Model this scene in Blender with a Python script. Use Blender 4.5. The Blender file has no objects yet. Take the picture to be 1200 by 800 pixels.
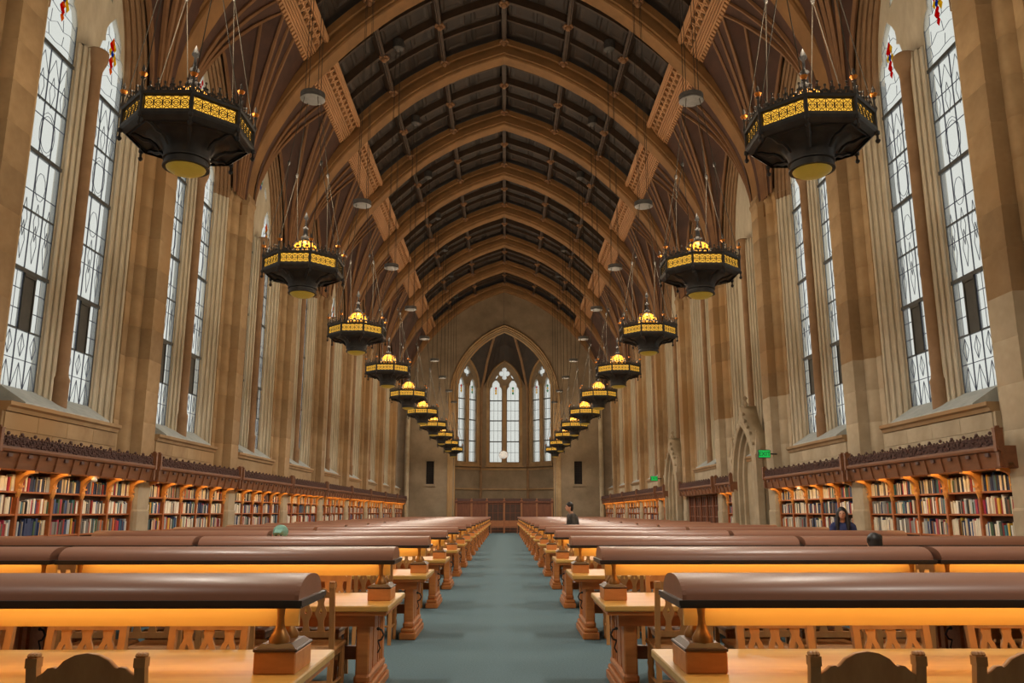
import bpy, bmesh, math, random
from mathutils import Vector, Matrix, Euler
R = math.radians
PI = math.pi
rnd = random.Random(7)
ORD = ['first', 'second', 'third', 'fourth', 'fifth', 'sixth', 'seventh', 'eighth', 'ninth', 'tenth', 'eleventh', 'twelfth', 'thirteenth', 'fourteenth', 'fifteenth', 'sixteenth', 'seventeenth']
scene = bpy.context.scene
COL = scene.collection

# ------------------------------------------------------------------ camera, world, exposure
H_CAM, X_CAM = 1.5, 0.065
FPX = 960.0
cam_d = bpy.data.cameras.new('camera')
cam = bpy.data.objects.new('camera', cam_d)
COL.objects.link(cam)
cam_d.sensor_width = 36.0
cam_d.lens = 36.0 * FPX / 1200.0
cam_d.clip_start, cam_d.clip_end = 0.05, 400
cam.location = (X_CAM, 0, H_CAM)
cam.rotation_euler = (R(90) + math.atan(200 / FPX), 0, -math.atan(8 / FPX))
scene.camera = cam

world = bpy.data.worlds.new('overcast_sky')
scene.world = world
world.use_nodes = True
bg = world.node_tree.nodes['Background']
bg.inputs[0].default_value = (0.98, 0.985, 0.97, 1)
bg.inputs[1].default_value = 0.85

vs = scene.view_settings
vs.view_transform = 'Standard'
vs.look = 'None'
vs.gamma = 1.0
vs.use_curve_mapping = False
vs.exposure = 0.0

UP_W = 45.0        # chandelier uplight
WALL_FILL_W = 78.0      # added fill light above the spire, brightens the walls
DOWN_W = 48.0       # chandelier bowl
TUBE = 11.0          # table hood lamp tubes
SHELF = 16.0         # bookcase lamp strips

# ------------------------------------------------------------------ materials
def lin(c):
    return tuple(((v / 255) / 12.92 if v / 255 <= 0.04045 else ((v / 255 + 0.055) / 1.055) ** 2.4) for v in c)

def mat(name, c1, c2=None, rough=0.6, scale=3.0, stretch=(1, 1, 1), metallic=0.0, bump=0.0, coat=0.0,
        emit=None, estr=0.0, rand=0.0, spec=0.5, coord='Object', detail=4.0, c3=None, s3=0.35):
    m = bpy.data.materials.new(name)
    m.use_nodes = True
    nt = m.node_tree
    N, L = nt.nodes, nt.links
    p = N['Principled BSDF']
    p.inputs['Roughness'].default_value = rough
    p.inputs['Metallic'].default_value = metallic
    p.inputs['Specular IOR Level'].default_value = spec
    p.inputs['Coat Weight'].default_value = coat
    p.inputs['Coat Roughness'].default_value = 0.25
    a = lin(c1)
    if c2 is None:
        p.inputs['Base Color'].default_value = (*a, 1)
    else:
        b = lin(c2)
        tc = N.new('ShaderNodeTexCoord')
        mp = N.new('ShaderNodeMapping')
        mp.inputs['Scale'].default_value = stretch
        ns = N.new('ShaderNodeTexNoise')
        ns.inputs['Scale'].default_value = scale
        ns.inputs['Detail'].default_value = detail
        ns.inputs['Roughness'].default_value = 0.65
        cr = N.new('ShaderNodeValToRGB')
        cr.color_ramp.elements[0].position = 0.32
        cr.color_ramp.elements[1].position = 0.68
        cr.color_ramp.elements[0].color = (*a, 1)
        cr.color_ramp.elements[1].color = (*b, 1)
        L.new(tc.outputs[coord], mp.inputs['Vector'])
        L.new(mp.outputs[0], ns.inputs['Vector'])
        L.new(ns.outputs['Fac'], cr.inputs[0])
        out = cr.outputs[0]
        if c3:
            n3 = N.new('ShaderNodeTexNoise')
            n3.inputs['Scale'].default_value = s3
            n3.inputs['Detail'].default_value = 3.0
            gm = N.new('ShaderNodeNewGeometry')
            L.new(gm.outputs['Position'], n3.inputs['Vector'])
            r3 = N.new('ShaderNodeMapRange')
            r3.inputs['From Min'].default_value = 0.48
            r3.inputs['From Max'].default_value = 0.62
            L.new(n3.outputs['Fac'], r3.inputs[0])
            mx = N.new('ShaderNodeMix')
            mx.data_type = 'RGBA'
            L.new(r3.outputs[0], mx.inputs['Factor'])
            L.new(out, mx.inputs['A'])
            mx.inputs['B'].default_value = (*lin(c3), 1)
            out = mx.outputs['Result']
        if rand:
            oi = N.new('ShaderNodeObjectInfo')
            mr = N.new('ShaderNodeMapRange')
            mr.inputs['To Min'].default_value = 1 - rand
            mr.inputs['To Max'].default_value = 1 + rand
            L.new(oi.outputs['Random'], mr.inputs[0])
            hs = N.new('ShaderNodeHueSaturation')
            L.new(mr.outputs[0], hs.inputs['Value'])
            L.new(out, hs.inputs['Color'])
            out = hs.outputs[0]
        L.new(out, p.inputs['Base Color'])
        if bump:
            bp = N.new('ShaderNodeBump')
            bp.inputs['Strength'].default_value = bump
            bp.inputs['Distance'].default_value = 0.02
            L.new(ns.outputs['Fac'], bp.inputs['Height'])
            L.new(bp.outputs[0], p.inputs['Normal'])
    if emit:
        p.inputs['Emission Color'].default_value = (*lin(emit), 1)
        p.inputs['Emission Strength'].default_value = estr
    return m

def glass_mat(name, tint, mixf=0.22):
    m = bpy.data.materials.new(name)
    m.use_nodes = True
    nt = m.node_tree
    N, L = nt.nodes, nt.links
    N.remove(N['Principled BSDF'])
    t = N.new('ShaderNodeBsdfTransparent')
    t.inputs[0].default_value = (*tint, 1)
    d = N.new('ShaderNodeBsdfTranslucent')
    d.inputs[0].default_value = (*[v * 0.9 for v in tint], 1)
    mx = N.new('ShaderNodeMixShader')
    mx.inputs[0].default_value = mixf
    L.new(t.outputs[0], mx.inputs[1])
    L.new(d.outputs[0], mx.inputs[2])
    L.new(mx.outputs[0], N['Material Output'].inputs[0])
    return m

M = {}
M['stone'] = mat('stone', (140, 112, 78), (172, 144, 106), 0.85, 1.3, bump=0.25, rand=0.14, c3=(156, 122, 80))
M['stone_wall'] = mat('stone_wall', (140, 114, 82), (172, 146, 108), 0.88, 0.9, bump=0.2, c3=(154, 122, 82))
M['shaft'] = mat('shaft_stone', (128, 98, 68), (150, 118, 86), 0.8, 2.0)
M['spine'] = mat('spine_oak', (238, 196, 116), (244, 206, 130), 0.5, 4.0, (.15, 3, 3))
M['bracket'] = mat('bracket_oak', (214, 146, 72), (226, 160, 84), 0.5, 5.0)
M['stone_grey'] = mat('stone_grey', (154, 138, 112), (184, 168, 142), 0.85, 1.1, bump=0.2, rand=0.06)
M['stone_jamb'] = mat('stone_jamb', (178, 166, 142), (206, 196, 174), 0.85, 2.0, (1, 1, 0.4), bump=0.2)
M['sill'] = mat('sill', (150, 158, 158), (176, 182, 180), 0.6, 4.0)
M['end_stone'] = mat('end_stone', (120, 103, 81), (146, 128, 104), 0.88, 0.7, bump=0.2)
M['arch'] = mat('arch_stone', (114, 80, 43), (140, 100, 56), 0.75, 1.2, bump=0.15)
M['beam'] = mat('beam_wood', (156, 112, 72), (180, 132, 88), 0.6, 3.0, (1, .2, 1), bump=0.1)
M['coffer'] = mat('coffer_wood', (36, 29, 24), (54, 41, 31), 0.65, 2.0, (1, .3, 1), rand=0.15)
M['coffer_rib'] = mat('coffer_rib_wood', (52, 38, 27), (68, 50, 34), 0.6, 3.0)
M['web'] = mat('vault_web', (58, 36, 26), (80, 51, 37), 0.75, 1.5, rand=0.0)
M['rib'] = mat('vault_rib', (112, 78, 50), (134, 96, 62), 0.7, 2.0)
M['carpet'] = mat('carpet', (94, 116, 124), (114, 137, 144), 0.95, 60.0, bump=0.3, spec=0.1, detail=6)
M['oak'] = mat('oak', (176, 104, 48), (198, 128, 66), 0.45, 5.0, (.25, 3, 3), coat=0.1)
M['oak_top'] = mat('oak_table_top', (206, 160, 80), (222, 178, 98), 0.4, 4.0, (.15, 3, 3), coat=0.15)
M['oak_chair'] = mat('oak_chair', (182, 124, 68), (204, 146, 86), 0.5, 6.0, (2, 2, .4), coat=0.1, rand=0.08)
M['oak_end'] = mat('oak_end_grain', (206, 132, 72), (222, 150, 86), 0.45, 6.0, (1, 3, 3))
M['hood'] = mat('hood_brown', (142, 96, 74), (154, 106, 82), 0.42, 2.0, (.2, 2, 2), coat=0.12)
M['hood_lip'] = mat('hood_lip', (44, 38, 36), (54, 48, 44), 0.35, 3.0, coat=0.2)
M['brass'] = mat('brass', (150, 104, 52), (170, 120, 64), 0.35, 8.0, metallic=0.6)
M['ped_top'] = mat('pedestal_top', (74, 52, 40), (90, 64, 48), 0.4, 5.0)
M['tube'] = mat('lamp_tube', (255, 220, 160), emit=(255, 208, 128), estr=TUBE)
M['strip'] = mat('shelf_lamp', (255, 210, 140), emit=(255, 206, 130), estr=SHELF)
M['case'] = mat('bookcase_oak', (152, 84, 42), (176, 104, 54), 0.5, 5.0, (2, .4, 2), coat=0.1)
M['case_dark'] = mat('bookcase_back', (70, 40, 24), (84, 50, 30), 0.6, 5.0)
M['cornice'] = mat('cornice_wood', (108, 68, 42), (128, 82, 52), 0.5, 5.0, (2, .3, 2))
M['cresting'] = mat('cresting_wood', (70, 46, 40), (92, 62, 54), 0.6, 30.0)
M['iron'] = mat('black_iron', (44, 44, 46), (58, 58, 60), 0.5, 8.0, metallic=0.15)
M['iron_grey'] = mat('grey_iron', (66, 64, 62), (88, 85, 82), 0.55, 10.0, metallic=0.3)
M['gold'] = mat('gold_glass', (220, 170, 60), (240, 196, 84), 0.4, 14.0, emit=(240, 180, 60), estr=0.95)
M['amber'] = mat('amber_glass', (230, 150, 40), (244, 180, 66), 0.4, 12.0, emit=(244, 164, 44), estr=1.1)
M['bowl'] = mat('bowl_glass', (150, 124, 50), (160, 134, 60), 0.35, 5.0, emit=(196, 160, 52), estr=0.2)
M['gilt'] = mat('gilt_copper', (206, 122, 40), (222, 140, 54), 0.35, 9.0, metallic=0.6)
M['cable'] = mat('cable_steel', (64, 60, 54), None, 0.9, spec=0.1)
M['lead'] = mat('lead_came', (48, 56, 82), None, 0.6)
M['bar'] = mat('window_bar', (54, 58, 60), (70, 74, 76), 0.6, 6.0)
M['vent'] = mat('vent_casement', (50, 50, 46), (60, 60, 56), 0.6, 6.0)
M['glass'] = glass_mat('cathedral_glass', (0.93, 0.94, 0.91))
M['gl_red'] = glass_mat('red_glass', (0.75, 0.05, 0.04), 0.4)
M['gl_orange'] = glass_mat('orange_glass', (0.85, 0.28, 0.03), 0.4)
M['gl_yellow'] = glass_mat('yellow_glass', (0.88, 0.62, 0.08), 0.4)
M['gl_blue'] = glass_mat('blue_glass', (0.04, 0.16, 0.65), 0.4)
M['gl_green'] = glass_mat('green_glass', (0.06, 0.42, 0.18), 0.4)
M['dark'] = mat('dark_recess', (34, 30, 28), (44, 38, 34), 0.8, 3.0)
M['screen'] = mat('screen_wood', (104, 58, 36), (128, 74, 46), 0.5, 4.0, (2, 2, .4))
M['screen_dark'] = mat('screen_panel', (66, 42, 30), (82, 54, 40), 0.55, 4.0)
M['screen_post'] = mat('screen_post', (150, 96, 60), (166, 110, 70), 0.5, 4.0)
M['globe'] = mat('pale_globe', (224, 222, 214), (236, 234, 226), 0.5, 6.0, emit=(255, 250, 238), estr=0.35)  # faint emission added to whiten the ball
M['exit'] = mat('exit_green', (20, 170, 70), emit=(20, 190, 84), estr=0.55)
M['exit_txt'] = mat('exit_letters', (10, 60, 30))
M['white'] = mat('white_plastic', (220, 216, 208))
M['skin'] = mat('skin', (196, 146, 118), (208, 160, 132), 0.55, 10)
M['hair'] = mat('dark_hair', (26, 22, 22), (40, 34, 32), 0.5, 40.0, (1, 1, .2))
M['navy'] = mat('navy_cloth', (40, 50, 92), (52, 62, 108), 0.85, 20)
M['black_cloth'] = mat('dark_cloth', (62, 58, 54), (76, 72, 66), 0.85, 20)
M['grey_cloth'] = mat('grey_cloth', (96, 98, 104), (112, 112, 118), 0.85, 20)
M['teal_cloth'] = mat('teal_cloth', (60, 110, 120), (74, 124, 132), 0.85, 20)
M['cap'] = mat('mint_cap', (128, 176, 160), (142, 188, 172), 0.8, 20)
M['eye'] = mat('eye_dark', (24, 20, 18))
M['lip'] = mat('lips', (170, 90, 84))

def book_mat(name, node):
    m = mat(name, (128, 128, 128), None, 0.6)
    N, L = m.node_tree.nodes, m.node_tree.links
    if node == 'obj':
        n = N.new('ShaderNodeObjectInfo')
        L.new(n.outputs['Color'], N['Principled BSDF'].inputs['Base Color'])
    else:
        n = N.new('ShaderNodeAttribute')
        n.attribute_name = 'cover'
        L.new(n.outputs['Color'], N['Principled BSDF'].inputs['Base Color'])
    return m
M['book'] = book_mat('book_cover', 'obj')
M['books'] = book_mat('book_covers', 'attr')

# ------------------------------------------------------------------ mesh builder
class MB:
    def __init__(s):
        s.v, s.f = [], []
    def add(s, vs, fs):
        o = len(s.v)
        s.v += [tuple(p) for p in vs]
        s.f += [tuple(i + o for i in f) for f in fs]
        return s
    def box(s, x0, x1, y0, y1, z0, z1, m=None):
        p = [(x0, y0, z0), (x1, y0, z0), (x1, y1, z0), (x0, y1, z0), (x0, y0, z1), (x1, y0, z1), (x1, y1, z1), (x0, y1, z1)]
        if m: p = [m @ Vector(q) for q in p]
        return s.add(p, [(0, 3, 2, 1), (4, 5, 6, 7), (0, 1, 5, 4), (1, 2, 6, 5), (2, 3, 7, 6), (3, 0, 4, 7)])
    def bevbox(s, x0, x1, y0, y1, z0, z1, b):
        """box with chamfered vertical edges and top/bottom arrises"""
        def ring(i, z):
            return [(x0 + i, y0 + b, z), (x0 + b, y0 + i, z), (x1 - b, y0 + i, z), (x1 - i, y0 + b, z),
                    (x1 - i, y1 - b, z), (x1 - b, y1 - i, z), (x0 + b, y1 - i, z), (x0 + i, y1 - b, z)]
        return s.loft([ring(b * .7, z0), ring(0, z0 + b), ring(0, z1 - b), ring(b * .7, z1)], True, True)
    def loft(s, rings, close=True, caps=False):
        n = len(rings[0])
        vs, fs = [], []
        for r in rings: vs += list(r)
        for i in range(len(rings) - 1):
            for j in range(n if close else n - 1):
                k = (j + 1) % n
                fs.append((i * n + j, i * n + k, (i + 1) * n + k, (i + 1) * n + j))
        if caps:
            fs.append(tuple(reversed(range(n))))
            fs.append(tuple((len(rings) - 1) * n + j for j in range(n)))
        return s.add(vs, fs)
    def prism(s, poly, a0, a1, axis='z'):
        f = {'z': lambda p, a: (p[0], p[1], a), 'y': lambda p, a: (p[0], a, p[1]), 'x': lambda p, a: (a, p[0], p[1])}[axis]
        return s.loft([[f(p, a0) for p in poly], [f(p, a1) for p in poly]], True, True)
    def lathe(s, prof, n=16, c=(0, 0, 0), caps=True):
        return s.loft([[(c[0] + r * math.cos(2 * PI * (k + .5) / n), c[1] + r * math.sin(2 * PI * (k + .5) / n), c[2] + z) for k in range(n)]
                       for r, z in prof], True, caps)
    def tube(s, pts, r, n=6, caps=True, closed=False):
        pts = [Vector(p) for p in pts]
        rad = r if isinstance(r, (list, tuple)) else [r] * len(pts)
        rings = []
        up0 = None
        for i, p in enumerate(pts):
            if closed: d = (pts[(i + 1) % len(pts)] - pts[i - 1])
            else: d = pts[min(i + 1, len(pts) - 1)] - pts[max(i - 1, 0)]
            d.normalize()
            if up0 is None:
                up0 = Vector((0, 0, 1)) if abs(d.z) < .9 else Vector((1, 0, 0))
            a = d.cross(up0).normalized()
            b = a.cross(d).normalized()
            up0 = b
            rings.append([tuple(p + (a * math.cos(2 * PI * k / n) + b * math.sin(2 * PI * k / n)) * rad[i]) for k in range(n)])
        if closed: rings.append(rings[0])
        return s.loft(rings, True, caps and not closed)
    def ball(s, c, r, n=10, m=6, sc=(1, 1, 1)):
        rings = []
        for i in range(1, m):
            a = PI * i / m
            rings.append([(c[0] + r * sc[0] * math.sin(a) * math.cos(2 * PI * k / n), c[1] + r * sc[1] * math.sin(a) * math.sin(2 * PI * k / n),
                           c[2] - r * sc[2] * math.cos(a)) for k in range(n)])
        s.loft(rings, True, False)
        o = len(s.v)
        s.v += [(c[0], c[1], c[2] - r * sc[2]), (c[0], c[1], c[2] + r * sc[2])]
        b = o - n * (m - 1)
        for k in range(n):
            s.f.append((o, b + (k + 1) % n, b + k))
            s.f.append((o + 1, b + n * (m - 2) + k, b + n * (m - 2) + (k + 1) % n))
        return s
    def mesh(s, name, m, smooth=None):
        me = bpy.data.meshes.new(name)
        me.from_pydata(s.v, [], s.f)
        bm = bmesh.new()
        bm.from_mesh(me)
        bmesh.ops.recalc_face_normals(bm, faces=bm.faces)
        bm.to_mesh(me)
        bm.free()
        if m: me.materials.append(M[m] if isinstance(m, str) else m)
        if smooth:
            me.shade_smooth()
            me.set_sharp_from_angle(angle=R(smooth))
        return me

def obj(name, me, parent=None, loc=(0, 0, 0), rz=0.0, **kw):
    o = bpy.data.objects.new(name, me)
    COL.objects.link(o)
    o.location = loc
    if rz: o.rotation_euler = (0, 0, rz)
    o.parent = parent
    for k, v in kw.items(): o[k] = v
    return o

def empty(name, loc=(0, 0, 0), rz=0.0, **kw):
    return obj(name, None, None, loc, rz, **kw)

def fill(polys, thick, m, name, place):
    """flat plate from closed outlines (holes by even-odd), extruded; place(u, v, w) -> xyz"""
    cu = bpy.data.curves.new('outline', 'CURVE')
    cu.dimensions = '2D'
    cu.fill_mode = 'BOTH'
    cu.extrude = thick / 2
    for p in polys:
        sp = cu.splines.new('POLY')
        sp.points.add(len(p) - 1)
        for i, q in enumerate(p): sp.points[i].co = (q[0], q[1], 0, 1)
        sp.use_cyclic_u = True
    t = bpy.data.objects.new('outline', cu)
    COL.objects.link(t)
    dg = bpy.context.evaluated_depsgraph_get()
    me = bpy.data.meshes.new_from_object(t.evaluated_get(dg))
    bpy.data.objects.remove(t)
    bpy.data.curves.remove(cu)
    for v in me.vertices: v.co = place(v.co.x, v.co.y, v.co.z)
    bm = bmesh.new()
    bm.from_mesh(me)
    bmesh.ops.remove_doubles(bm, verts=bm.verts, dist=1e-5)
    bmesh.ops.recalc_face_normals(bm, faces=bm.faces)
    bm.to_mesh(me)
    bm.free()
    me.name = name
    me.materials.clear()
    me.materials.append(M[m])
    return me

def copy_tree(o, parent=None):
    c = o.copy()
    COL.objects.link(c)
    c.parent = parent
    for ch in o.children: copy_tree(ch, c)
    return c

def pointed(w, z0, rise, n=10):
    """right half to left half of a two-centred pointed arch, (u, z) points"""
    k = (rise * rise - w * w) / (2 * w)
    Rr = w + k
    a1 = math.atan2(rise, k)
    r = [(-k + Rr * math.cos(a1 * i / n), z0 + Rr * math.sin(a1 * i / n)) for i in range(n + 1)]
    r[-1] = (0, z0 + rise)
    return r + [(-x, z) for x, z in reversed(r[:-1])]

# ------------------------------------------------------------------ plan of the hall
BAY = 5.56
P0 = 11.7
PIERS = [P0 + BAY * k for k in range(-3, 10)]            # -4.98 ... 61.74
BAYS = [p + BAY / 2 for p in PIERS[:-1]]                 # -2.2, 3.36, 8.92, 14.48 ...
Y_END, Y_BACK = 62.0, -5.3
XG = 8.05                                                # glass plane
Z_SPR, Z_TOP = 10.4, 15.4
def place(side, y):                                      # wall-local frame: x towards the room, y along the wall
    return ((-XG, y, 0), 0.0) if side < 0 else ((XG, y, 0), PI)
def glazed(side, y): return side < 0 or y < 22

# main arch profile
KP = [(7.45, 9.9), (7.43, 11.0), (7.2, 12.0), (6.75, 12.95), (6.07, 14.05), (5.06, 15.2), (4.13, 16.1), (3.06, 16.93), (1.59, 17.75), (0, 18.34)]
def catmull(pts, n=3):
    out = []
    for i in range(len(pts) - 1):
        p0, p1, p2, p3 = pts[max(i - 1, 0)], pts[i], pts[i + 1], pts[min(i + 2, len(pts) - 1)]
        for k in range(n):
            t = k / n
            out.append(tuple(0.5 * (2 * b + (c - a) * t + (2 * a - 5 * b + 4 * c - d) * t * t + (3 * b - a - 3 * c + d) * t ** 3)
                             for a, b, c, d in zip(p0, p1, p2, p3)))
    return out + [pts[-1]]
AP = catmull(KP)
def arch_norm(i):
    a, b = AP[max(i - 1, 0)], AP[min(i + 1, len(AP) - 1)]
    dx, dz = b[0] - a[0], b[1] - a[1]
    l = math.hypot(dx, dz)
    return (dz / l, -dx / l)                             # outwards (up and out) on the +x side
def arch_off(i, n):
    if i == len(AP) - 1:
        nx, nz = arch_norm(i)
        return (0.0, AP[i][1] + n / nz)
    nx, nz = arch_norm(i)
    return (AP[i][0] + nx * n, AP[i][1] + nz * n)
def arch_at(x, n):
    for i in range(len(AP) - 1):
        if AP[i][0] >= x >= AP[i + 1][0]:
            t = (AP[i][0] - x) / (AP[i][0] - AP[i + 1][0])
            a, b = arch_off(i, n), arch_off(i + 1, n)
            nn = arch_norm(i if t < .5 else min(i + 1, len(AP) - 2))
            return (a[0] + (b[0] - a[0]) * t, a[1] + (b[1] - a[1]) * t), nn
    return arch_off(len(AP) - 1, n), (0, 1)

# ------------------------------------------------------------------ floor, walls
fl = MB().box(-9, 9, Y_BACK - .5, 66.5, -0.2, 0).mesh('floor', 'carpet')
obj('floor', fl, kind='structure')

HW, HZ = 1.47, 3.2                                       # window opening half width, head rise
opening = [(HW, 3.45)] + pointed(HW, Z_SPR, HZ) + [(-HW, 3.45)]
rect = [(-BAY / 2, 0), (BAY / 2, 0), (BAY / 2, Z_TOP), (-BAY / 2, Z_TOP)]
plate_open = fill([rect, opening], 0.12, 'stone_wall', 'wall_plate', lambda u, v, w: (w - 0.06, u, v))
plate_blind = fill([rect], 0.35, 'stone_jamb', 'wall_plate_blind', lambda u, v, w: (w - 0.185, u, v))
walls = {}
for side, nm in ((-1, 'wall_left'), (1, 'wall_right')):
    walls[side] = empty(nm, (side * XG, 0, 0), kind='structure')
    for y in BAYS:
        o = obj('wall_bay', plate_open if glazed(side, y) else plate_blind, walls[side], (0, y, 0), 0 if side < 0 else PI)

# pier profile (x = depth towards the room, y)
def jamb_half():
    pts = [(-0.02, 1.33), (-.02, 1.31)]
    for i in range(4):
        d, y = 0.0 + 0.072 * i, 1.31 - 0.112 * i
        pts += [(d, y - .012), (d + .012, y - .03)]
        for k in range(6):
            a = R(200 - 46 * k)
            pts.append((d + .045 + .036 * math.cos(a - PI / 2) * .9, y - .066 - .036 * math.sin(a - PI / 2)))
        pts.append((d + .05, y - .112))
    return pts + [(.30, .85), (-.02, .85)]
JAMB = jamb_half()
ph = [(-.02, .88), (.31, .88), (.31, .66), (.25, .64), (.25, .60), (.36, .57), (.42, .52), (.45, .46), (.45, .38), (.39, .36), (.41, .33), (.65, .30)]
PIER = ph + [(x, -y) for x, y in reversed(ph)]
course_h = 0.66
def inset(poly, d):
    return [(x - d if x > .1 else x, y) for x, y in poly]
def course(z0, z1):
    g = 0.008
    pi = inset(PIER, .007)
    rings = [(PIER if (z0 + .02 < z < z1 - .02) else pi, z) for z in (z0, z0 + g, z0 + .021, z1 - .021, z1 - g, z1)]
    rings = [(pi, z0), (pi, z0 + g), (PIER, z0 + .022), (PIER, z1 - .012), (pi, z1)]
    return [[(x, y, z) for x, y in p] for p, z in rings]
me_course = MB().loft(course(0, course_h), True, True).mesh('stone', 'stone', 40)
me_course_g = MB().loft(course(0, course_h), True, True).mesh('stone', 'stone_grey', 40)
me_jamb = {s_: MB().prism([(x, y * s_) for x, y in JAMB], 3.0, Z_SPR).mesh('jamb', 'stone_jamb', 35) for s_ in (1, -1)}
m = MB()
for i in range(13): m.loft(course(2.0 + i * course_h, 2.0 + (i + 1) * course_h), True, True)
me_pier = m.mesh('pier_shaft', 'stone', 40)
BASE = [(0, .62), (.62, .62), (.68, .56), (.68, -.56), (.62, -.62), (0, -.62)]
me_base = MB().loft([[(x, y * .5, 0) for x, y in BASE], [(x, y * .5, 1.52) for x, y in BASE], [(x - .02, y * .48, 1.56) for x, y in BASE],
                     [(x - .02, y * .48, 2.0) for x, y in BASE]], True, True).mesh('pier_base', 'stone_grey')
me_plinth = MB().box(0, .71, -.33, .33, 0, .25).mesh('pier_plinth', 'stone_grey')
me_cap = MB().loft([[(x + (.03 if x > .3 else 0) * k, y * (1 + .02 * k), 10.22 + z) for x, y in PIER] for z, k in ((0, 0), (.06, .6), (.12, 1.4), (.2, 1.4), (.24, .5))],
                   True, True).mesh('capital', 'stone')
n = 0
for side in (-1, 1):
    for p in PIERS[:-1]:
        n += 1
        loc, rz = place(side, p)
        t = empty('trim_%d' % n, loc, rz, kind='structure')
        obj('pier_base', me_base, t)
        obj('pier_plinth', me_plinth, t)
        if 10 < p < 30:
            for i in range(13): obj('stone', me_course_g if side > 0 and i < 4 else me_course, t, (0, 0, 2.0 + i * course_h))
        else:
            obj('pier_shaft', me_pier, t)
        obj('capital', me_cap, t)
        for s_ in (1, -1): obj('jamb', me_jamb[s_], t)

# ------------------------------------------------------------------ windows
LC = 0.94                                                # lancet centre from bay centre
LW = 0.53                                                # lancet half width
def trefoil_head(w, z0, z1):
    hh = z1 - z0
    r = [(w, z0), (w * .98, z0 + hh * .12), (w * .84, z0 + hh * .3), (w * .62, z0 + hh * .36), (w * .66, z0 + hh * .46), (w * .6, z0 + hh * .62),
         (w * .42, z0 + hh * .76), (w * .16, z0 + hh * .9), (0, z1)]
    return r + [(-x, z) for x, z in reversed(r[:-1])]
lanc = lambda c, s=1.0: [(c + LW * s, 3.5)] + [(c + x, z) for x, z in trefoil_head(LW * s, 10.45, 11.6)] + [(c - LW * s, 3.5)]
def quatre(cu, cv, r, n=6):
    out = []
    for q in range(4):
        a0 = PI / 2 * q
        cx, cy = cu + r * .5 * math.cos(a0), cv + r * .62 * math.sin(a0)
        for k in range(n + 1):
            a = a0 - PI * .62 + PI * 1.24 * k / n
            out.append((cx + r * .46 * math.cos(a), cy + r * .5 * math.sin(a)))
    return out
def dagger(cu, cv, w, h, tilt):
    pts = [(0, -h), (w * .8, -h * .3), (w, h * .2), (w * .5, h * .7), (0, h), (-w * .5, h * .7), (-w, h * .2), (-w * .8, -h * .3)]
    ct, st = math.cos(tilt), math.sin(tilt)
    return [(cu + x * ct - y * st, cv + x * st + y * ct) for x, y in pts]
TOPL = [(HW + .05, 3.46)] + pointed(HW + .05, Z_SPR, HZ + .04) + [(-HW - .05, 3.46)]
me_tracery = fill([TOPL, lanc(LC), lanc(-LC), dagger(0, 12.5, .34, .68, 0), dagger(.6, 12.0, .13, .3, .5), dagger(-.6, 12.0, .13, .3, -.5)],
                  0.12, 'stone_jamb', 'tracery', lambda u, v, w: (w - .058, u, v))
# mullion between the lancets
mh = [(-.10, .41), (.0, .41)]
for i in range(3):
    d, y = .0 + .055 * i, .41 - .09 * i
    mh.append((d + .01, y - .02))
    for k in range(6):
        a_ = R(200 - 46 * k)
        mh.append((d + .04 + .03 * math.cos(a_ - PI / 2) * .9, y - .05 - .03 * math.sin(a_ - PI / 2)))
mh += [(.17, .12)]
mul = mh + [(x, -y) for x, y in reversed(mh)]
me_mull = MB().prism(mul, 3.3, 10.2).mesh('mullion', 'stone_jamb', 40)
me_shaft = MB().lathe([(.15, 3.15), (.15, 3.75), (.16, 3.8), (.13, 3.86), (.118, 3.95), (.118, 9.75), (.128, 9.85), (.20, 10.05), (.21, 10.12), (.21, 10.22), (.16, 10.26)], 14, (.2, 0, 0)).mesh('mullion_shaft', 'shaft', 40)
# nested arch rings continuing the jamb mouldings round the head
m = MB()
for i in range(4):
    w, d = HW + .02 + .115 * i, .0 + .07 * i
    for (r, dd, ww) in ((.055, .055, .05),):
        pts = pointed(w + ww, Z_SPR - .2, HZ + .2 + .13 * i, 9)
        m.tube([(d + dd, u, z) for u, z in pts], r, 6)
    inner, outer = pointed(w, Z_SPR - .2, HZ + .2 + .13 * i, 9), pointed(w + .14, Z_SPR - .2, HZ + .34 + .13 * i, 9)
    m.loft([[(d - .1, a[0], a[1]), (d + .05, a[0], a[1]), (d + .05, b[0], b[1]), (d - .1, b[0], b[1])] for a, b in zip(inner, outer)], True, True)
me_rings = m.mesh('arch_moulding', 'shaft', 40)
me_sill = MB().prism([(-.12, 3.54), (.0, 3.52), (.46, 3.22), (.46, 3.19), (-.12, 3.19)], -1.42, 1.42, 'y').mesh('sill', 'sill')
me_sillm = MB().prism([(0, 3.19), (.50, 3.19), (.50, 3.13), (.46, 3.10), (.44, 3.04), (0, 3.04)], -1.86, 1.86, 'y').mesh('sill_moulding', 'stone')
me_span = {-1: MB().box(0, .40, -1.9, 1.9, 0, 3.04).mesh('spandrel', 'stone_wall'), 1: MB().box(0, .40, -1.9, 1.9, 0, 3.04).mesh('spandrel', 'stone_grey')}
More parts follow.
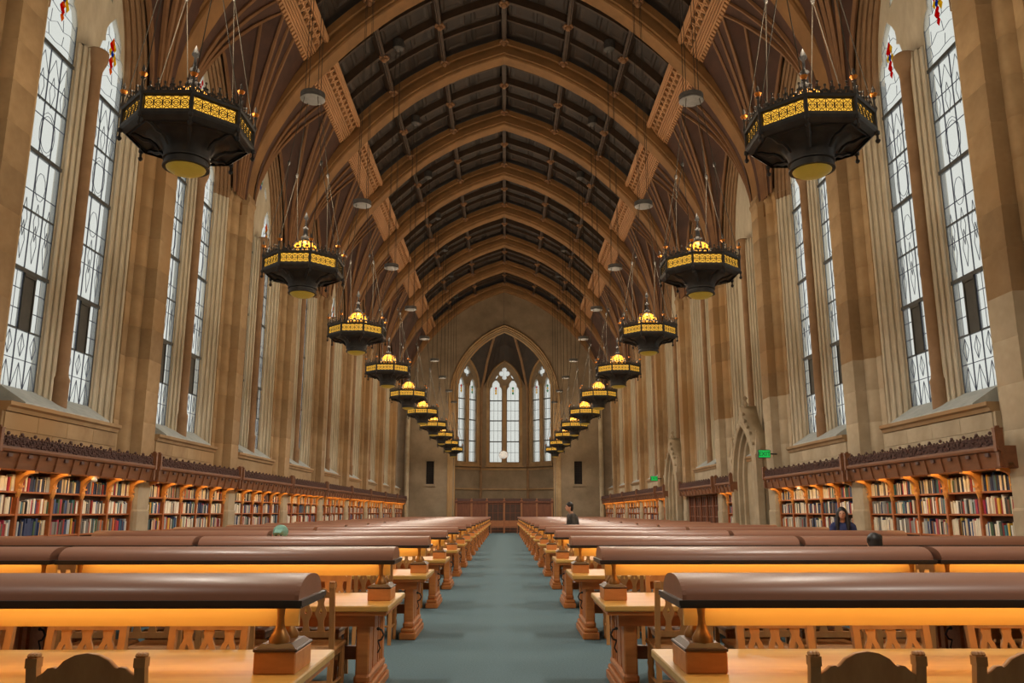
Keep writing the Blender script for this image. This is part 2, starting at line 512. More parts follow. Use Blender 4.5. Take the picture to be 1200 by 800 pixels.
# spandrel stones
me_spst = {sd_: [MB().bevbox(.39, .42, -w / 2 + .003, w / 2 - .003, .003, .267, .004).mesh('stone', mt_) for w in (.92, .46)] for sd_, mt_ in ((-1, 'stone'), (1, 'stone_grey'))}
SECT = [3.5, 5.5, 7.6, 9.65]
ROWS = [3.5, 4.0, 4.5, 4.83, 5.17, 5.5, 6.2, 6.9, 7.6, 8.3, 9.0, 9.65]
cw = LW * 2 / 3
pane_cache = {}
def pane_mesh(w, h):
    k = (round(w, 3), round(h, 3))
    if k not in pane_cache:
        pane_cache[k] = MB().box(-.006, .006, -w / 2 + .006, w / 2 - .006, .006, h - .006).mesh('pane', 'glass')
    return pane_cache[k]
me_head = fill([[(x, z) for x, z in [(LW, 9.65)] + trefoil_head(LW, 10.45, 11.6) + [(-LW, 9.65)]]], .012, 'glass', 'head_pane', lambda u, v, w: (w, u, v))
me_oculus = fill([dagger(0, 12.5, .34, .68, 0)], .012, 'glass', 'oculus_pane', lambda u, v, w: (w, u, v))
me_dag = {s: fill([dagger(.6 * s, 12.0, .13, .3, .5 * s)], .012, 'glass', 'dagger_pane', lambda u, v, w: (w, u, v)) for s in (1, -1)}
def seg(mb, a, b, w, d=.008, off=0.0):
    (u0, v0), (u1, v1) = a, b
    l = math.hypot(u1 - u0, v1 - v0)
    if l < 1e-4: return
    px, pz = -(v1 - v0) / l * w / 2, (u1 - u0) / l * w / 2
    q = [(u0 + px, v0 + pz), (u1 + px, v1 + pz), (u1 - px, v1 - pz), (u0 - px, v0 - pz)]
    mb.add([(off - d, u, v) for u, v in q] + [(off + d, u, v) for u, v in q],
           [(0, 1, 2, 3), (7, 6, 5, 4), (0, 4, 5, 1), (1, 5, 6, 2), (2, 6, 7, 3), (3, 7, 4, 0)])
m = MB()
for c in (-.5, .5): seg(m, (c * cw, 3.5), (c * cw, 9.65), .013, .01)
for z in ROWS[1:]:
    seg(m, (-LW, z), (LW, z), .009)
for c in (-1, 0, 1):
    u = c * cw
    def dia(uc, zc, w, h):
        for a, b in (((uc - w, zc), (uc, zc + h)), ((uc, zc + h), (uc + w, zc)), ((uc + w, zc), (uc, zc - h)), ((uc, zc - h), (uc - w, zc))): seg(m, a, b, .005, .005)
    seg(m, (u - cw / 2, 3.5), (u, 3.95), .005, .005); seg(m, (u, 3.95), (u + cw / 2, 3.5), .005, .005)
    seg(m, (u, 3.5), (u, 3.95), .0045, .005)
    dia(u, 4.25, .09, .2)
    seg(m, (u, 4.05), (u, 4.45), .004, .005)
    if c: seg(m, (u, 4.5), (u, 5.5), .004, .005)
    dia(u, 6.0, .08, .34); dia(u, 6.4, .08, .34)
    dia(u, 8.85, .09, .3); seg(m, (u - cw / 2, 9.1), (u, 9.5), .0045, .005); seg(m, (u, 9.5), (u + cw / 2, 9.1), .0045, .005)
for r in (.24, .2):
    pts = [(r * math.cos(2 * PI * k / 14), 8.05 + r * 1.7 * math.sin(2 * PI * k / 14)) for k in range(15)]
    for a, b in zip(pts, pts[1:]): seg(m, a, b, .005, .005)
pts = [(.15 * math.cos(2 * PI * k / 10), 7.05 + .26 * math.sin(2 * PI * k / 10)) for k in range(11)]
for a, b in zip(pts, pts[1:]): seg(m, a, b, .0045, .005)
rr = random.Random(3)
for k in range(5):                                       # crazed leads of the head
    z = 9.75 + .3 * k
    w = LW * (1 if z < 10.5 else .6 if z < 11.2 else .3)
    pp = [(-w + 2 * w * i / 5, z + rr.uniform(.0, .16)) for i in range(6)]
    for a, b in zip(pp, pp[1:]): seg(m, a, b, .0045, .005)
    for i in (1, 3): seg(m, pp[i], (pp[i][0] + rr.uniform(-.05, .05), z + .3), .0045, .005)
me_leads = m.mesh('lead_cames', 'lead')
m = MB()
for z in SECT[1:]: m.box(-.03, .03, -LW - .02, LW + .02, z - .035, z + .035)
for z in (4.5, 6.55, 8.6): m.box(-.02, .02, -LW - .02, LW + .02, z - .012, z + .012)
m.box(-.015, .012, -LW - .01, -LW + .014, 3.5, 10.5).box(-.015, .012, LW - .014, LW + .01, 3.5, 10.5).box(-.015, .012, -LW, LW, 3.49, 3.52)
me_bars = m.mesh('saddle_bars', 'bar')
me_vent = MB().box(-.02, .03, -cw / 2, cw / 2, 4.5, 5.46).box(.03, .05, -cw / 2, cw / 2, 5.40, 5.46).box(.03, .045, -cw / 2, -cw / 2 + .03, 4.5, 5.46).box(.03, .045, cw / 2 - .03, cw / 2, 4.5, 5.46).mesh('vent_casement', 'vent')
# coloured emblem in the lancet head: small squares in a cross
EMB = [(0, 10.72, 0), (0, 10.58, 1), (-.07, 10.62, 1), (.07, 10.62, 2), (0, 10.45, 3), (0, 10.32, 0), (-.08, 10.47, 2), (.09, 10.42, 2), (.0, 10.2, 1), (0, 10.08, 0), (.13, 10.34, 2), (-.05, 10.26, 1)]
def emb_mesh(key): return MB().prism([(0, -.1), (.062, 0), (0, .1), (-.062, 0)], -.004, .004, 'x').mesh('coloured_pane', key)
EM = {k: emb_mesh(k) for k in ('gl_red', 'gl_orange', 'gl_yellow', 'gl_blue', 'gl_green')}
PAL = {-1: ['gl_orange', 'gl_red', 'gl_yellow', 'gl_blue'], 1: ['gl_red', 'gl_red', 'gl_yellow', 'gl_blue']}
OCU = [(0, 12.7, 'gl_green'), (.1, 12.5, 'gl_red'), (-.1, 12.5, 'gl_yellow'), (0, 12.35, 'gl_red'), (.1, 12.2, 'gl_yellow'), (-.1, 12.15, 'gl_green'), (0, 12.0, 'gl_red'), (.05, 11.8, 'gl_blue'), (-.05, 12.6, 'gl_blue'), (.12, 12.0, 'gl_green')]

wn = 0
for side in (-1, 1):
    for y in BAYS:
        wn += 1
        loc, rz = place(side, y)
        w = empty('window_%d' % wn, loc, rz, kind='structure')
        obj('tracery', me_tracery, w); obj('mullion', me_mull, w); obj('mullion_shaft', me_shaft, w); obj('arch_moulding', me_rings, w)
        obj('sill', me_sill, w); obj('sill_moulding', me_sillm, w)
        sp = obj('spandrel', me_span[side], w)
        near = y in (BAYS[3], BAYS[4])
        if near:
            for r in range(3):
                z, u, i = 2.22 + .27 * r, -1.84, 0
                while u < 1.82:
                    k = 1 if (i == 0 and r % 2) else 0
                    wd = (.92, .46)[k]
                    if u + wd > 1.86: k, wd = 1, .46
                    obj('stone', me_spst[side][k], sp, (0, u + wd / 2, z))
                    u += wd; i += 1
        if not glazed(side, y): continue
        obj('oculus_pane', me_oculus, w, (-.02, 0, 0))
        for s in (1, -1): obj('dagger_pane', me_dag[s], w, (-.02, 0, 0))
        for u, z, k in OCU if y > 10 else (): obj('coloured_pane', EM[k], w, (-.008, u, z + .25))
        for c in (-LC, LC):
            obj('lead_cames', me_leads, w, (-.016, c, 0), kind='stuff'); obj('saddle_bars', me_bars, w, (-.02, c, 0), kind='stuff')
            hp = obj('head_pane', me_head, w, (-.02, c, 0))
            if y > 10:
                for u, z, k in EMB: obj('coloured_pane', EM[PAL[side][k]], w, (-.008, c + u, z + .3))
                obj('vent_casement', me_vent, w, (-.03, c, 0))
            if near:
                for a, b in zip(ROWS, ROWS[1:]):
                    for col in (-1, 0, 1):
                        if col == 0 and 4.4 < a < 5.4: continue
                        obj('pane', pane_mesh(cw, b - a), w, (-.02, c + col * cw, a))
            else:
                for a, b in zip(SECT, SECT[1:]): obj('pane', pane_mesh(LW * 2, b - a), w, (-.02, c, a))
        # daylight portal for the opening (sampling guide for the sky)
        ld = bpy.data.lights.new('daylight_portal', 'AREA')
        ld.shape = 'RECTANGLE'; ld.size, ld.size_y = 10.3, 2.95
        ld.cycles.is_portal = True
        lo = bpy.data.objects.new('daylight_portal', ld)
        COL.objects.link(lo)
        lo.location = (side * (XG + .45), y, 8.55)
        lo.rotation_euler = (0, R(90) * (1 if side > 0 else -1), 0)

# ------------------------------------------------------------------ ceiling: shell, arches, coffers, purlins, beams, cove vaults
m = MB()
ring = [(8.6, 15.2), (8.6, 16.4)]
out = [arch_off(i, .95) for i in range(len(AP)) if AP[i][0] < 5.9]
prof = [(8.6, 15.25), (7.6, 15.6)] + out
prof = prof + [(-x, z) for x, z in reversed(prof[:-1])]
outer = [(x, z + .3) for x, z in prof]
m.loft([[(x, y, z) for x, z in prof + outer[::-1]] for y in (Y_BACK - .4, Y_END + .6)], True, True)
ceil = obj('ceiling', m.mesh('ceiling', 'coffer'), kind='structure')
SEC = [(0, -.27), (0, .27), (.05, .30), (.10, .30), (.13, .35), (.34, .35), (.36, .31), (.46, .31), (.5, .36), (.7, .36), (.7, -.36), (.5, -.36), (.46, -.31), (.36, -.31), (.34, -.35), (.13, -.35), (.10, -.30), (.05, -.30)]
rings = []
for i in range(len(AP)):
    rings.append([(arch_off(i, nn)[0], yy, arch_off(i, nn)[1]) for nn, yy in SEC])
rings_l = [[(-x, y, z) for x, y, z in r] for r in reversed(rings[:-1])]
me_arch = MB().loft(rings + rings_l, True, True).mesh('arch_rib', 'arch', 30)
for p in PIERS[1:-1]: obj('arch_rib', me_arch, ceil, (0, p, 0))

LEN = BAY - .72
PUR = [0, 2.0, 3.8]
def slab(x, n0, n1, w, y0, y1):
    """bar along y on the roof slope at x, from normal offset n0 to n1, width w"""
    (bx, bz), (nx, nz) = arch_at(x, n0)
    tx, tz = nz, -nx
    if x == 0: nx, nz, tx, tz = 0, 1, 1, 0
    P = [(bx + tx * w / 2, bz + tz * w / 2), (bx - tx * w / 2, bz - tz * w / 2)]
    Q = [(q[0] + nx * (n1 - n0), q[1] + nz * (n1 - n0)) for q in P]
    return [P[0], P[1], Q[1], Q[0]]
pur_me = {}
for x in PUR:
    poly = slab(x, .52, .9, .17, 0, 0)
    poly2 = slab(x, .46, .54, .09, 0, 0)
    for s in ((1,) if x == 0 else (1, -1)):
        pur_me[x * s] = MB().prism([(px * s, pz) for px, pz in poly], -LEN / 2, LEN / 2, 'y').prism([(px * s, pz) for px, pz in poly2], -LEN / 2, LEN / 2, 'y').mesh('purlin', 'coffer_rib')
# secondary ribs across a bay (curved), a boss at each crossing
def cross_rib(n0, n1, w, xmax):
    idx = [i for i in range(len(AP)) if AP[i][0] < xmax]
    rr = [[(arch_off(i, nn)[0], yy, arch_off(i, nn)[1]) for nn, yy in ((n0, -w / 2), (n0, w / 2), (n1, w / 2), (n1, -w / 2))] for i in idx]
    return MB().loft(rr + [[(-x, y, z) for x, y, z in r] for r in reversed(rr[:-1])], True, True)
me_xrib = cross_rib(.58, .92, .14, 5.6).mesh('cross_rib', 'coffer_rib')
me_xrib2 = cross_rib(.68, .92, .09, 5.6).mesh('minor_rib', 'coffer_rib')
m = MB()
for k in range(8):
    a = 2 * PI * k / 8
    m.ball((.13 * math.cos(a), .13 * math.sin(a), 0), .075, 6, 4, (1, 1, .7))
m.ball((0, 0, -.05), .12, 8, 5)
me_boss = m.mesh('boss', 'rib', 60)
# coffer panels (raised-and-fielded boards)
def panel_mesh(x0, x1, ylen, s):
    (ax, az), n1_ = arch_at(x0, .86)
    (bx, bz), n2_ = arch_at(x1, .86)
    nx, nz = (n1_[0] + n2_[0]) / 2, (n1_[1] + n2_[1]) / 2
    mb = MB()
    def pt(t, y, n): return (s * (ax + (bx - ax) * t - nx * n), y, az + (bz - az) * t - nz * n)
    L2 = ylen / 2
    def rg(e, n): 
        et = e / math.hypot(bx - ax, bz - az)
        return [pt(et, -L2 + e, n), pt(1 - et, -L2 + e, n), pt(1 - et, L2 - e, n), pt(et, L2 - e, n)]
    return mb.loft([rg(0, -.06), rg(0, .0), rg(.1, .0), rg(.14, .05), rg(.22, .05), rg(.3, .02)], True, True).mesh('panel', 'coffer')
PX = [(0.1, 1.0), (1.0, 1.92), (2.08, 2.95), (2.95, 3.72), (3.88, 4.6), (4.6, 5.3)]
pan = {(i, s): panel_mesh(a, b, LEN / 4 - .1, s) for i, (a, b) in enumerate(PX) for s in (1, -1)}
# carved longitudinal beam: lower fluted board, pierced zigzag, upper rail, teeth
A_, B_ = Vector((5.95, 0, 14.83)), Vector((5.3, 0, 15.55))
def beam_parts(s):
    T = (B_ - A_)
    W = T.length
    T.normalize()
    Nn = Vector((-T.z, 0, T.x))                          # towards the room, down-inwards
    if Nn.z > 0: Nn = -Nn
    def q(t, n, y): v = A_ + T * t + Nn * n; return (s * v.x, y, v.z)
    h = LEN / 2
    def board(mb, t0, t1, n0, n1, y0=-h, y1=h):
        mb.loft([[q(t0, n0, y), q(t1, n0, y), q(t1, n1, y), q(t0, n1, y)] for y in (y0, y1)], True, True)
    b1 = MB(); board(b1, 0, .44, -.1, .0)
    for t in (.03, .11, .19, .27, .35): board(b1, t, t + .045, 0, .045)
    b2 = MB(); board(b2, .78, W, -.1, .04); board(b2, .82, .9, .04, .08)
    b3 = MB(); board(b3, .44, .78, -.16, -.11)
    b4 = MB()
    nz = 15
    for k in range(nz):
        y0, y1 = -h + 2 * h * k / nz, -h + 2 * h * (k + 1) / nz
        for (ya, yb) in ((y0, (y0 + y1) / 2), (y1, (y0 + y1) / 2)):
            b4.loft([[q(.44, -.09, ya - .03), q(.44, -.09, ya + .03), q(.44, .01, ya + .03), q(.44, .01, ya - .03)],
                     [q(.78, -.09, yb - .03), q(.78, -.09, yb + .03), q(.78, .01, yb + .03), q(.78, .01, yb - .03)]], True, True)
        board(b4, .58, .64, -.09, .0, y0, y1)
    b5 = MB()
    y = -h + .06
    while y < h - .08:
        board(b5, -.10, .02, -.06, .05, y, y + .09); y += .17
    return [('fluted_board', b1, 'beam'), ('upper_rail', b2, 'beam'), ('backing_board', b3, 'coffer'), ('pierced_zigzag', b4, 'beam'), ('carved_teeth', b5, 'beam')]
beams = {s: [(nm, mb.mesh(nm, k)) for nm, mb, k in beam_parts(s)] for s in (1, -1)}
# cove vault of one wall bay in the wall-local frame
def vault_curves():
    S0, S1 = Vector((.60, -2.48, 10.3)), Vector((.42, -1.88, 10.4))
    E = [(2.1, -2.44, 14.83), (2.1, -1.75, 14.83), (2.1, -1.15, 14.83), (2.1, -.55, 14.83), (2.1, 0, 14.83), (1.5, 0, 14.72), (.95, 0, 14.5), (.42, 0, 14.1)]
    cs = []
    for j, e in enumerate(E):
        t = j / (len(E) - 1)
        s = S0.lerp(S1, t)
        e = Vector(e)
        cs.append([Vector((s.x + (e.x - s.x) * a ** 1.85, s.y + (e.y - s.y) * a ** 1.85, s.z + (e.z - s.z) * a)) for a in [k / 9 for k in range(10)]])
    return cs
VC = vault_curves()
m = MB()
for sg in (1, -1):
    m.loft([[(p.x, p.y * sg, p.z + .05) for p in c] for c in VC], False)
    c = VC[-1]                                           # wall strip between wall rib and wall
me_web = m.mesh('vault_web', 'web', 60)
rib_me = []
for j, c in enumerate(VC):
    if j in (0, 1, 6): continue
    for sg in (1, -1):
        if j == 4 and sg < 0: pass
        rib_me.append(MB().tube([(p.x, p.y * sg, p.z) for p in c], [.04 + .025 * math.sin(PI * min(1, k / 9)) for k in range(10)], 5).mesh('vault_rib', 'rib', 60))
me_ridge = MB().tube([(.42, 0, 14.1), (.95, 0, 14.5), (1.5, 0, 14.72), (2.1, 0, 14.83)], .07, 6).mesh('ridge_rib', 'rib', 60)
for bi, y in enumerate(BAYS):
    vis = y > 10
    for s in (1, -1):
        loc, rz = place(s, y)
        obj('vault_web', me_web, ceil, loc, rz)
        for nm, me in beams[s]: obj(nm, me, ceil, (0, y, 0))
        if y > 12 and y < 52:
            for me in rib_me: obj('vault_rib', me, ceil, loc, rz)
            obj('ridge_rib', me_ridge, ceil, loc, rz)
    for x, me in pur_me.items(): obj('purlin', me, ceil, (0, y, 0))
    obj('cross_rib', me_xrib, ceil, (0, y, 0))
    for q in (-LEN / 4, LEN / 4): obj('minor_rib', me_xrib2, ceil, (0, y + q, 0))
    if y > 17:
        for (i, s), me in pan.items():
            for k in range(4):
                if (bi < 11): obj('panel', me, ceil, (0, y - LEN * 3 / 8 + LEN / 4 * k, 0))
        for x in PUR:
            (bx, bz), nn = arch_at(x, .5)
            for s in ((1,) if x == 0 else (1, -1)):
                for dy in (0, LEN / 2 - .05):
                    obj('boss', me_boss, ceil, (s * bx, y + dy, bz))

# ------------------------------------------------------------------ end wall, chancel arch, apse
CW, CS, CR = 3.76, 9.8, 5.4
outl = [(-8.6, 0), (8.6, 0), (8.6, 15.3)] + [arch_off(i, .9) for i in range(len(AP)) if AP[i][0] < 6] + [(-x, z) for x, z in reversed([arch_off(i, .9) for i in range(len(AP)) if 0 < AP[i][0] < 6])] + [(-8.6, 15.3)]
hole = [(CW, -.0)] + pointed(CW, CS, CR, 12) + [(-CW, -.0)]
hole[0] = (CW, .002); hole[-1] = (-CW, .002)
nich = lambda cx: [(cx - .3, 3.55), (cx + .3, 3.55), (cx + .3, 5.25), (cx - .3, 5.25)]
endw = obj('wall_end', fill([outl, hole, nich(-5.55), nich(5.55)], .5, 'end_stone', 'wall_end', lambda u, v, w: (u, Y_END + .25 + w, v)), kind='structure')
m = MB()
for i in range(4):
    w, d = CW + .14 * i, Y_END + .12 - .06 * i
    pts = [(w, 0)] + pointed(w, CS, CR + .16 * i, 12) + [(-w, 0)]
    m.tube([(u, d, z) for u, z in pts], .085, 6)
obj('arch_moulding', m.mesh('arch_moulding', 'stone', 60), endw)
# half arch rib against the end wall
obj('wall_arch', me_arch, endw, (0, Y_END - .1, 0))
for sx in (-1, 1):
    obj('corner_shaft', MB().lathe([(.24, 0), (.24, .4), (.18, .5), (.17, 9.6), (.22, 9.8), (.26, 10.0)], 10, (sx * 7.25, Y_END - .3, 0)).mesh('corner_shaft', 'stone_grey', 40), endw)
    lv = MB().box(sx * 5.55 - .3, sx * 5.55 + .3, Y_END + .3, Y_END + .34, 3.55, 5.25)
    for k in range(12): lv.box(sx * 5.55 - .3, sx * 5.55 + .3, Y_END + .16, Y_END + .3, 3.6 + .135 * k, 3.62 + .135 * k)
    obj('louvre', lv.mesh('louvre', 'dark'), endw)
    fr = MB().box(sx * 5.55 - .42, sx * 5.55 - .3, Y_END - .06, Y_END + .05, 3.4, 5.4).box(sx * 5.55 + .3, sx * 5.55 + .42, Y_END - .06, Y_END + .05, 3.4, 5.4)
    fr.box(sx * 5.55 - .42, sx * 5.55 + .42, Y_END - .07, Y_END + .05, 5.25, 5.42).box(sx * 5.55 - .46, sx * 5.55 + .46, Y_END - .1, Y_END + .05, 3.38, 3.55)
    obj('louvre_frame', fr.mesh('louvre_frame', 'end_stone'), endw)
APS = [(-3.95, 62.4), (-3.95, 62.8), (-1.86, 64.9), (1.86, 64.9), (3.95, 62.8), (3.95, 62.4)]
apse = empty('wall_apse', (0, 64.9, 0), kind='structure')
ZA = 12.9
def facet_frame(a, b):
    a, b = Vector((*a, 0)), Vector((*b, 0))
    c = (a + b) / 2
    t = (b - a).normalized()
    nrm = Vector((t.y, -t.x, 0))                         # towards the room
    if nrm.y > 0 and abs(nrm.y) > .01: nrm = -nrm
    return c, t, nrm, (b - a).length
def wloc(c, t, nrm):
    o = c - Vector((0, 64.9, 0))
    return lambda u, v, w: tuple(o + t * u + nrm * w + Vector((0, 0, v)))
for fi in range(5):
    a, b = APS[fi], APS[fi + 1]
    c, t, nrm, ln = facet_frame(a, b)
    if fi in (0, 4):
        me = fill([[(-ln / 2, 0), (ln / 2, 0), (ln / 2, 15), (-ln / 2, 15)]], .3, 'end_stone', 'facet', wloc(c, t, Vector((1 if fi == 0 else -1, 0, 0))))
        obj('facet', me, apse); continue
    f = wloc(c, t, nrm)
    sc_ = 1.0 if fi == 2 else .86
    lc, lw = .68 * sc_, .47 * sc_
    def lan(cx): return [(cx + lw, 5.35)] + [(cx + x, z) for x, z in trefoil_head(lw, 11.0, 11.95)] + [(cx - lw, 5.35)]
    holes = [lan(lc), lan(-lc), quatre(0, 12.4, .46 * sc_), dagger(.62 * sc_, 12.1, .07, .22, .5), dagger(-.62 * sc_, 12.1, .07, .22, -.5)]
    fh = 15.3 if fi == 2 else 14.5
    me = fill([[(-ln / 2 - .1, 0), (ln / 2 + .1, 0), (ln / 2 + .1, fh), (-ln / 2 - .1, fh)]] + holes, .3, 'end_stone', 'facet', lambda u, v, w: f(u, v, w - .15))
    obj('facet', me, apse)
    wn += 1
    wo = empty('window_%d' % wn, (0, 64.9, 0), kind='structure')
    for ho in holes:
        obj('pane', fill([ho], .012, 'glass', 'pane', lambda u, v, w: f(u, v, w - .1)), wo)
    mb = MB(); mb2 = MB()
    def bx(mb_, u0, u1, v0, v1, w0, w1):
        P = [f(u, v, w) for w in (w0, w1) for u, v in ((u0, v0), (u1, v0), (u1, v1), (u0, v1))]
        mb_.add(P, [(0, 1, 2, 3), (7, 6, 5, 4), (0, 4, 5, 1), (1, 5, 6, 2), (2, 6, 7, 3), (3, 7, 4, 0)])
    for cx in (lc, -lc):
        for z in (6.95, 8.6, 10.2): bx(mb, cx - lw, cx + lw, z - .04, z + .04, -.12, -.07)
        for z in (6.1, 7.8, 9.4): bx(mb, cx - lw, cx + lw, z - .012, z + .012, -.11, -.08)
        for u in (-.33, .33): bx(mb, cx + u * lw - .01, cx + u * lw + .01, 5.35, 11.3, -.11, -.09)
    obj('saddle_bars', mb.mesh('saddle_bars', 'bar'), wo)
    bx(mb2, -.13 * sc_, .13 * sc_, 5.1, 11.4, 0, .14); bx(mb2, -1.35 * sc_, 1.35 * sc_, 5.05, 5.3, 0, .22); bx(mb2, -1.5 * sc_, 1.5 * sc_, 4.95, 5.06, 0, .3)
    for sg in (1, -1): bx(mb2, sg * 1.32 * sc_ - .1, sg * 1.32 * sc_ + .1, 5.1, 11.2, 0, .12)
    obj('stone_frame', mb2.mesh('stone_frame', 'stone'), wo)
    hm = MB().tube([f(u, z, .08) for u, z in pointed(1.36 * sc_, 11.2, 2.2, 8)], .1, 6)
    obj('hood_moulding', hm.mesh('hood_moulding', 'stone', 60), wo)
    for k, (cx, cc) in enumerate(((lc, 'gl_green'), (-lc, 'gl_red'))):
        for zz, kk in ((11.2, cc), (11.0, 'gl_yellow'), (10.8, 'gl_yellow' if k else 'gl_green')):
            e = MB()
            P = [f(cx + du, zz + dz, w) for w in (-.09, -.08) for du, dz in ((0, -.14), (.09, 0), (0, .14), (-.09, 0))]
            e.add(P, [(0, 1, 2, 3), (7, 6, 5, 4), (0, 4, 5, 1), (1, 5, 6, 2), (2, 6, 7, 3), (3, 7, 4, 0)])
            obj('coloured_pane', e.mesh('coloured_pane', kk), wo)
    st = MB()
    bx(st, -ln / 2, ln / 2, 4.72, 4.86, 0, .1); bx(st, -ln / 2, ln / 2, 3.2, 3.3, 0, .12)
    obj('string_course', st.mesh('string_course', 'stone'), apse)
    ld = bpy.data.lights.new('daylight_portal', 'AREA'); ld.shape = 'RECTANGLE'; ld.size, ld.size_y = 2.6 * sc_, 7.6; ld.cycles.is_portal = True
    lo = bpy.data.objects.new('daylight_portal', ld); COL.objects.link(lo)
    lo.location = c - nrm * .5 + Vector((0, 0, 9.1))
    lo.rotation_euler = nrm.to_track_quat('-Z', 'Z').to_euler()
for x, y in APS[1:5]:
    obj('vault_shaft', MB().tube([(x * .985, y - 64.9 - .08, 0), (x * .985, y - 64.98, 11.0), (x * .72, (y - 64.9) * .5 - .9, 13.3), (x * .44, -1.75, 15.0), (0, -2.5, 15.6)], .11, 6).mesh('vault_shaft', 'shaft', 50), apse)
m = MB()
tip = Vector((0, -2.6, 15.7))
for (xa, ya), (xb, yb) in zip(APS, APS[1:]):
    cur = []
    for k in range(9):
        u = k / 8
        x, y = xa + (xb - xa) * u, ya + (yb - ya) * u - 64.9
        zz = 11.0 + 2.3 * (1 - abs(2 * u - 1) ** 1.7)
        p0 = Vector((x, y, zz))
        q = Vector((x * .45, -1.7, 15.1))
        mid = p0.lerp(q, .5) + Vector((0, 0, .35))
        cur.append([p0, mid, q, tip])
    m.loft(cur, False)
m.box(-5, 5, -2.35, 1, 15.9, 16.1)
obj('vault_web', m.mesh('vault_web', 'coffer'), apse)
bw = MB().box(-8.8, 8.8, Y_BACK - .4, Y_BACK, 0, 19.5).mesh('wall_back', 'stone_wall')
obj('wall_back', bw, kind='structure')

# ------------------------------------------------------------------ reading tables with lamp hoods
TL, TD, TZ = 2.92, 1.15, .75
def rounded_hood(z0, z1, hw):
    pts = [(-hw, z0)]
    for k in range(17):
        a = PI - PI * k / 16
        c = math.cos(a)
        pts.append((hw * .985 * (abs(c) ** .85) * (1 if c > 0 else -1), z0 + (z1 - z0) * (.06 + .94 * math.sin(a) ** .9)))
    pts.append((hw, z0))
    return pts
def make_table():
    root = empty('reading_table')
    top = MB().bevbox(-TL / 2, TL / 2, -TD / 2, TD / 2, TZ - .045, TZ, .008)
    obj('table_top', top.mesh('table_top', 'oak_top'), root)
    ap = MB().box(-TL / 2 + .02, TL / 2 - .02, -TD / 2 + .02, TD / 2 - .02, TZ - .075, TZ - .045)
    ap.box(-TL / 2 + .12, TL / 2 - .12, -TD / 2 + .1, -TD / 2 + .13, TZ - .17, TZ - .07).box(-TL / 2 + .12, TL / 2 - .12, TD / 2 - .13, TD / 2 - .1, TZ - .17, TZ - .07)
    obj('apron', ap.mesh('apron', 'oak'), root)
    tr = MB()
    hd = .44
    for (y0, y1) in ((-hd + .02, -hd + .16), (-hd + .21, -.16), (-.11, .11), (.16, hd - .21), (hd - .16, hd - .02)):
        tr.box(-.04, .04, y0, y1, .2, TZ - .08)
    tr.box(-.034, .034, -hd + .03, hd - .03, .19, .3).box(-.034, .034, -hd + .03, hd - .03, TZ - .2, TZ - .085).box(-.012, .012, -hd + .03, hd - .03, .25, TZ - .15)
    for s in (-1, 1):
        tr.bevbox(-.055, .055, s * (hd - .06) - .06, s * (hd - .06) + .06, .14, TZ - .1, .012)
        tr.bevbox(-.065, .065, s * (hd - .06) - .075, s * (hd - .06) + .075, TZ - .14, TZ - .075, .01)
    me_tr = tr.mesh('trestle', 'oak')
    ft = MB().bevbox(-.1, .1, -hd - .06, hd + .06, 0, .08, .012).bevbox(-.085, .085, -hd - .045, hd + .045, .08, .13, .015).bevbox(-.065, .065, -hd - .02, hd + .02, .13, .2, .02)
    me_ft = ft.mesh('foot', 'oak')
    hk = MB().tube([(0, 0, 0), (-.03, 0, -.01), (-.05, 0, -.05), (-.03, 0, -.09), (0, 0, -.1)], .009, 6).ball((0, 0, 0), .016, 6, 4).tube([(0, 0, -.1), (-.02, 0, -.16), (0, .0, -.2)], .007, 5)
    me_hk = hk.mesh('bag_hook', 'iron')
    ped = MB().bevbox(-.1, .1, -.16, .16, TZ, TZ + .1, .006)
    me_ped = ped.mesh('pedestal', 'oak_end')
    pt = MB().bevbox(-.105, .105, -.165, .165, TZ + .1, TZ + .115, .005).loft([[(x * .095, y * .15, TZ + .115), ] for x, y in ()] or [[(-.095, -.15, TZ + .115), (.095, -.15, TZ + .115), (.095, .15, TZ + .115), (-.095, .15, TZ + .115)], [(-.07, -.13, TZ + .135), (.07, -.13, TZ + .135), (.07, .13, TZ + .135), (-.07, .13, TZ + .135)]], True, True)
    me_pt = pt.mesh('pedestal_cap', 'ped_top')
    po = MB().lathe([(.05, TZ + .134), (.05, TZ + .155), (.032, TZ + .185), (.02, TZ + .215), (.017, TZ + .25), (.02, TZ + .285), (.026, TZ + .30), (.022, TZ + .31), (.024, TZ + .335)], 10)
    me_po = po.mesh('lamp_post', 'brass', 40)
    for s in (-1, 1):
        t = obj('trestle', me_tr, root, (s * (TL / 2 - .22), 0, 0))
        obj('foot', me_ft, t)
        obj('bag_hook', me_hk, t, (s * .06, 0, .5), 0 if s < 0 else PI)
        p = obj('pedestal', me_ped, root, (s * (TL / 2 - .14), 0, 0))
        obj('pedestal_cap', me_pt, p)
        for y in (-.085, .085): obj('lamp_post', me_po, p, (0, y, 0))
    st = MB().box(-TL / 2 + .24, TL / 2 - .24, -.03, .03, .25, .36)
    obj('stretcher', st.mesh('stretcher', 'oak'), root)
    hl = TL / 2 - .02
    zl, zt, hw = 1.085, 1.2, .245
    o_, i_ = rounded_hood(zl, zt, hw), rounded_hood(zl, zt - .02, hw - .015)
    poly = o_ + i_[::-1]
    hd_ = MB().prism(poly, -hl + .02, hl - .02, 'x')
    hm = hd_.mesh('lamp_hood', 'hood', 60)
    hood = obj('lamp_hood', hm, root)
    for s in (-1, 1):
        obj('hood_end', MB().prism(o_, s * hl, s * (hl - .02), 'x').mesh('hood_end', 'hood'), hood)
    lp = MB()
    e = .022
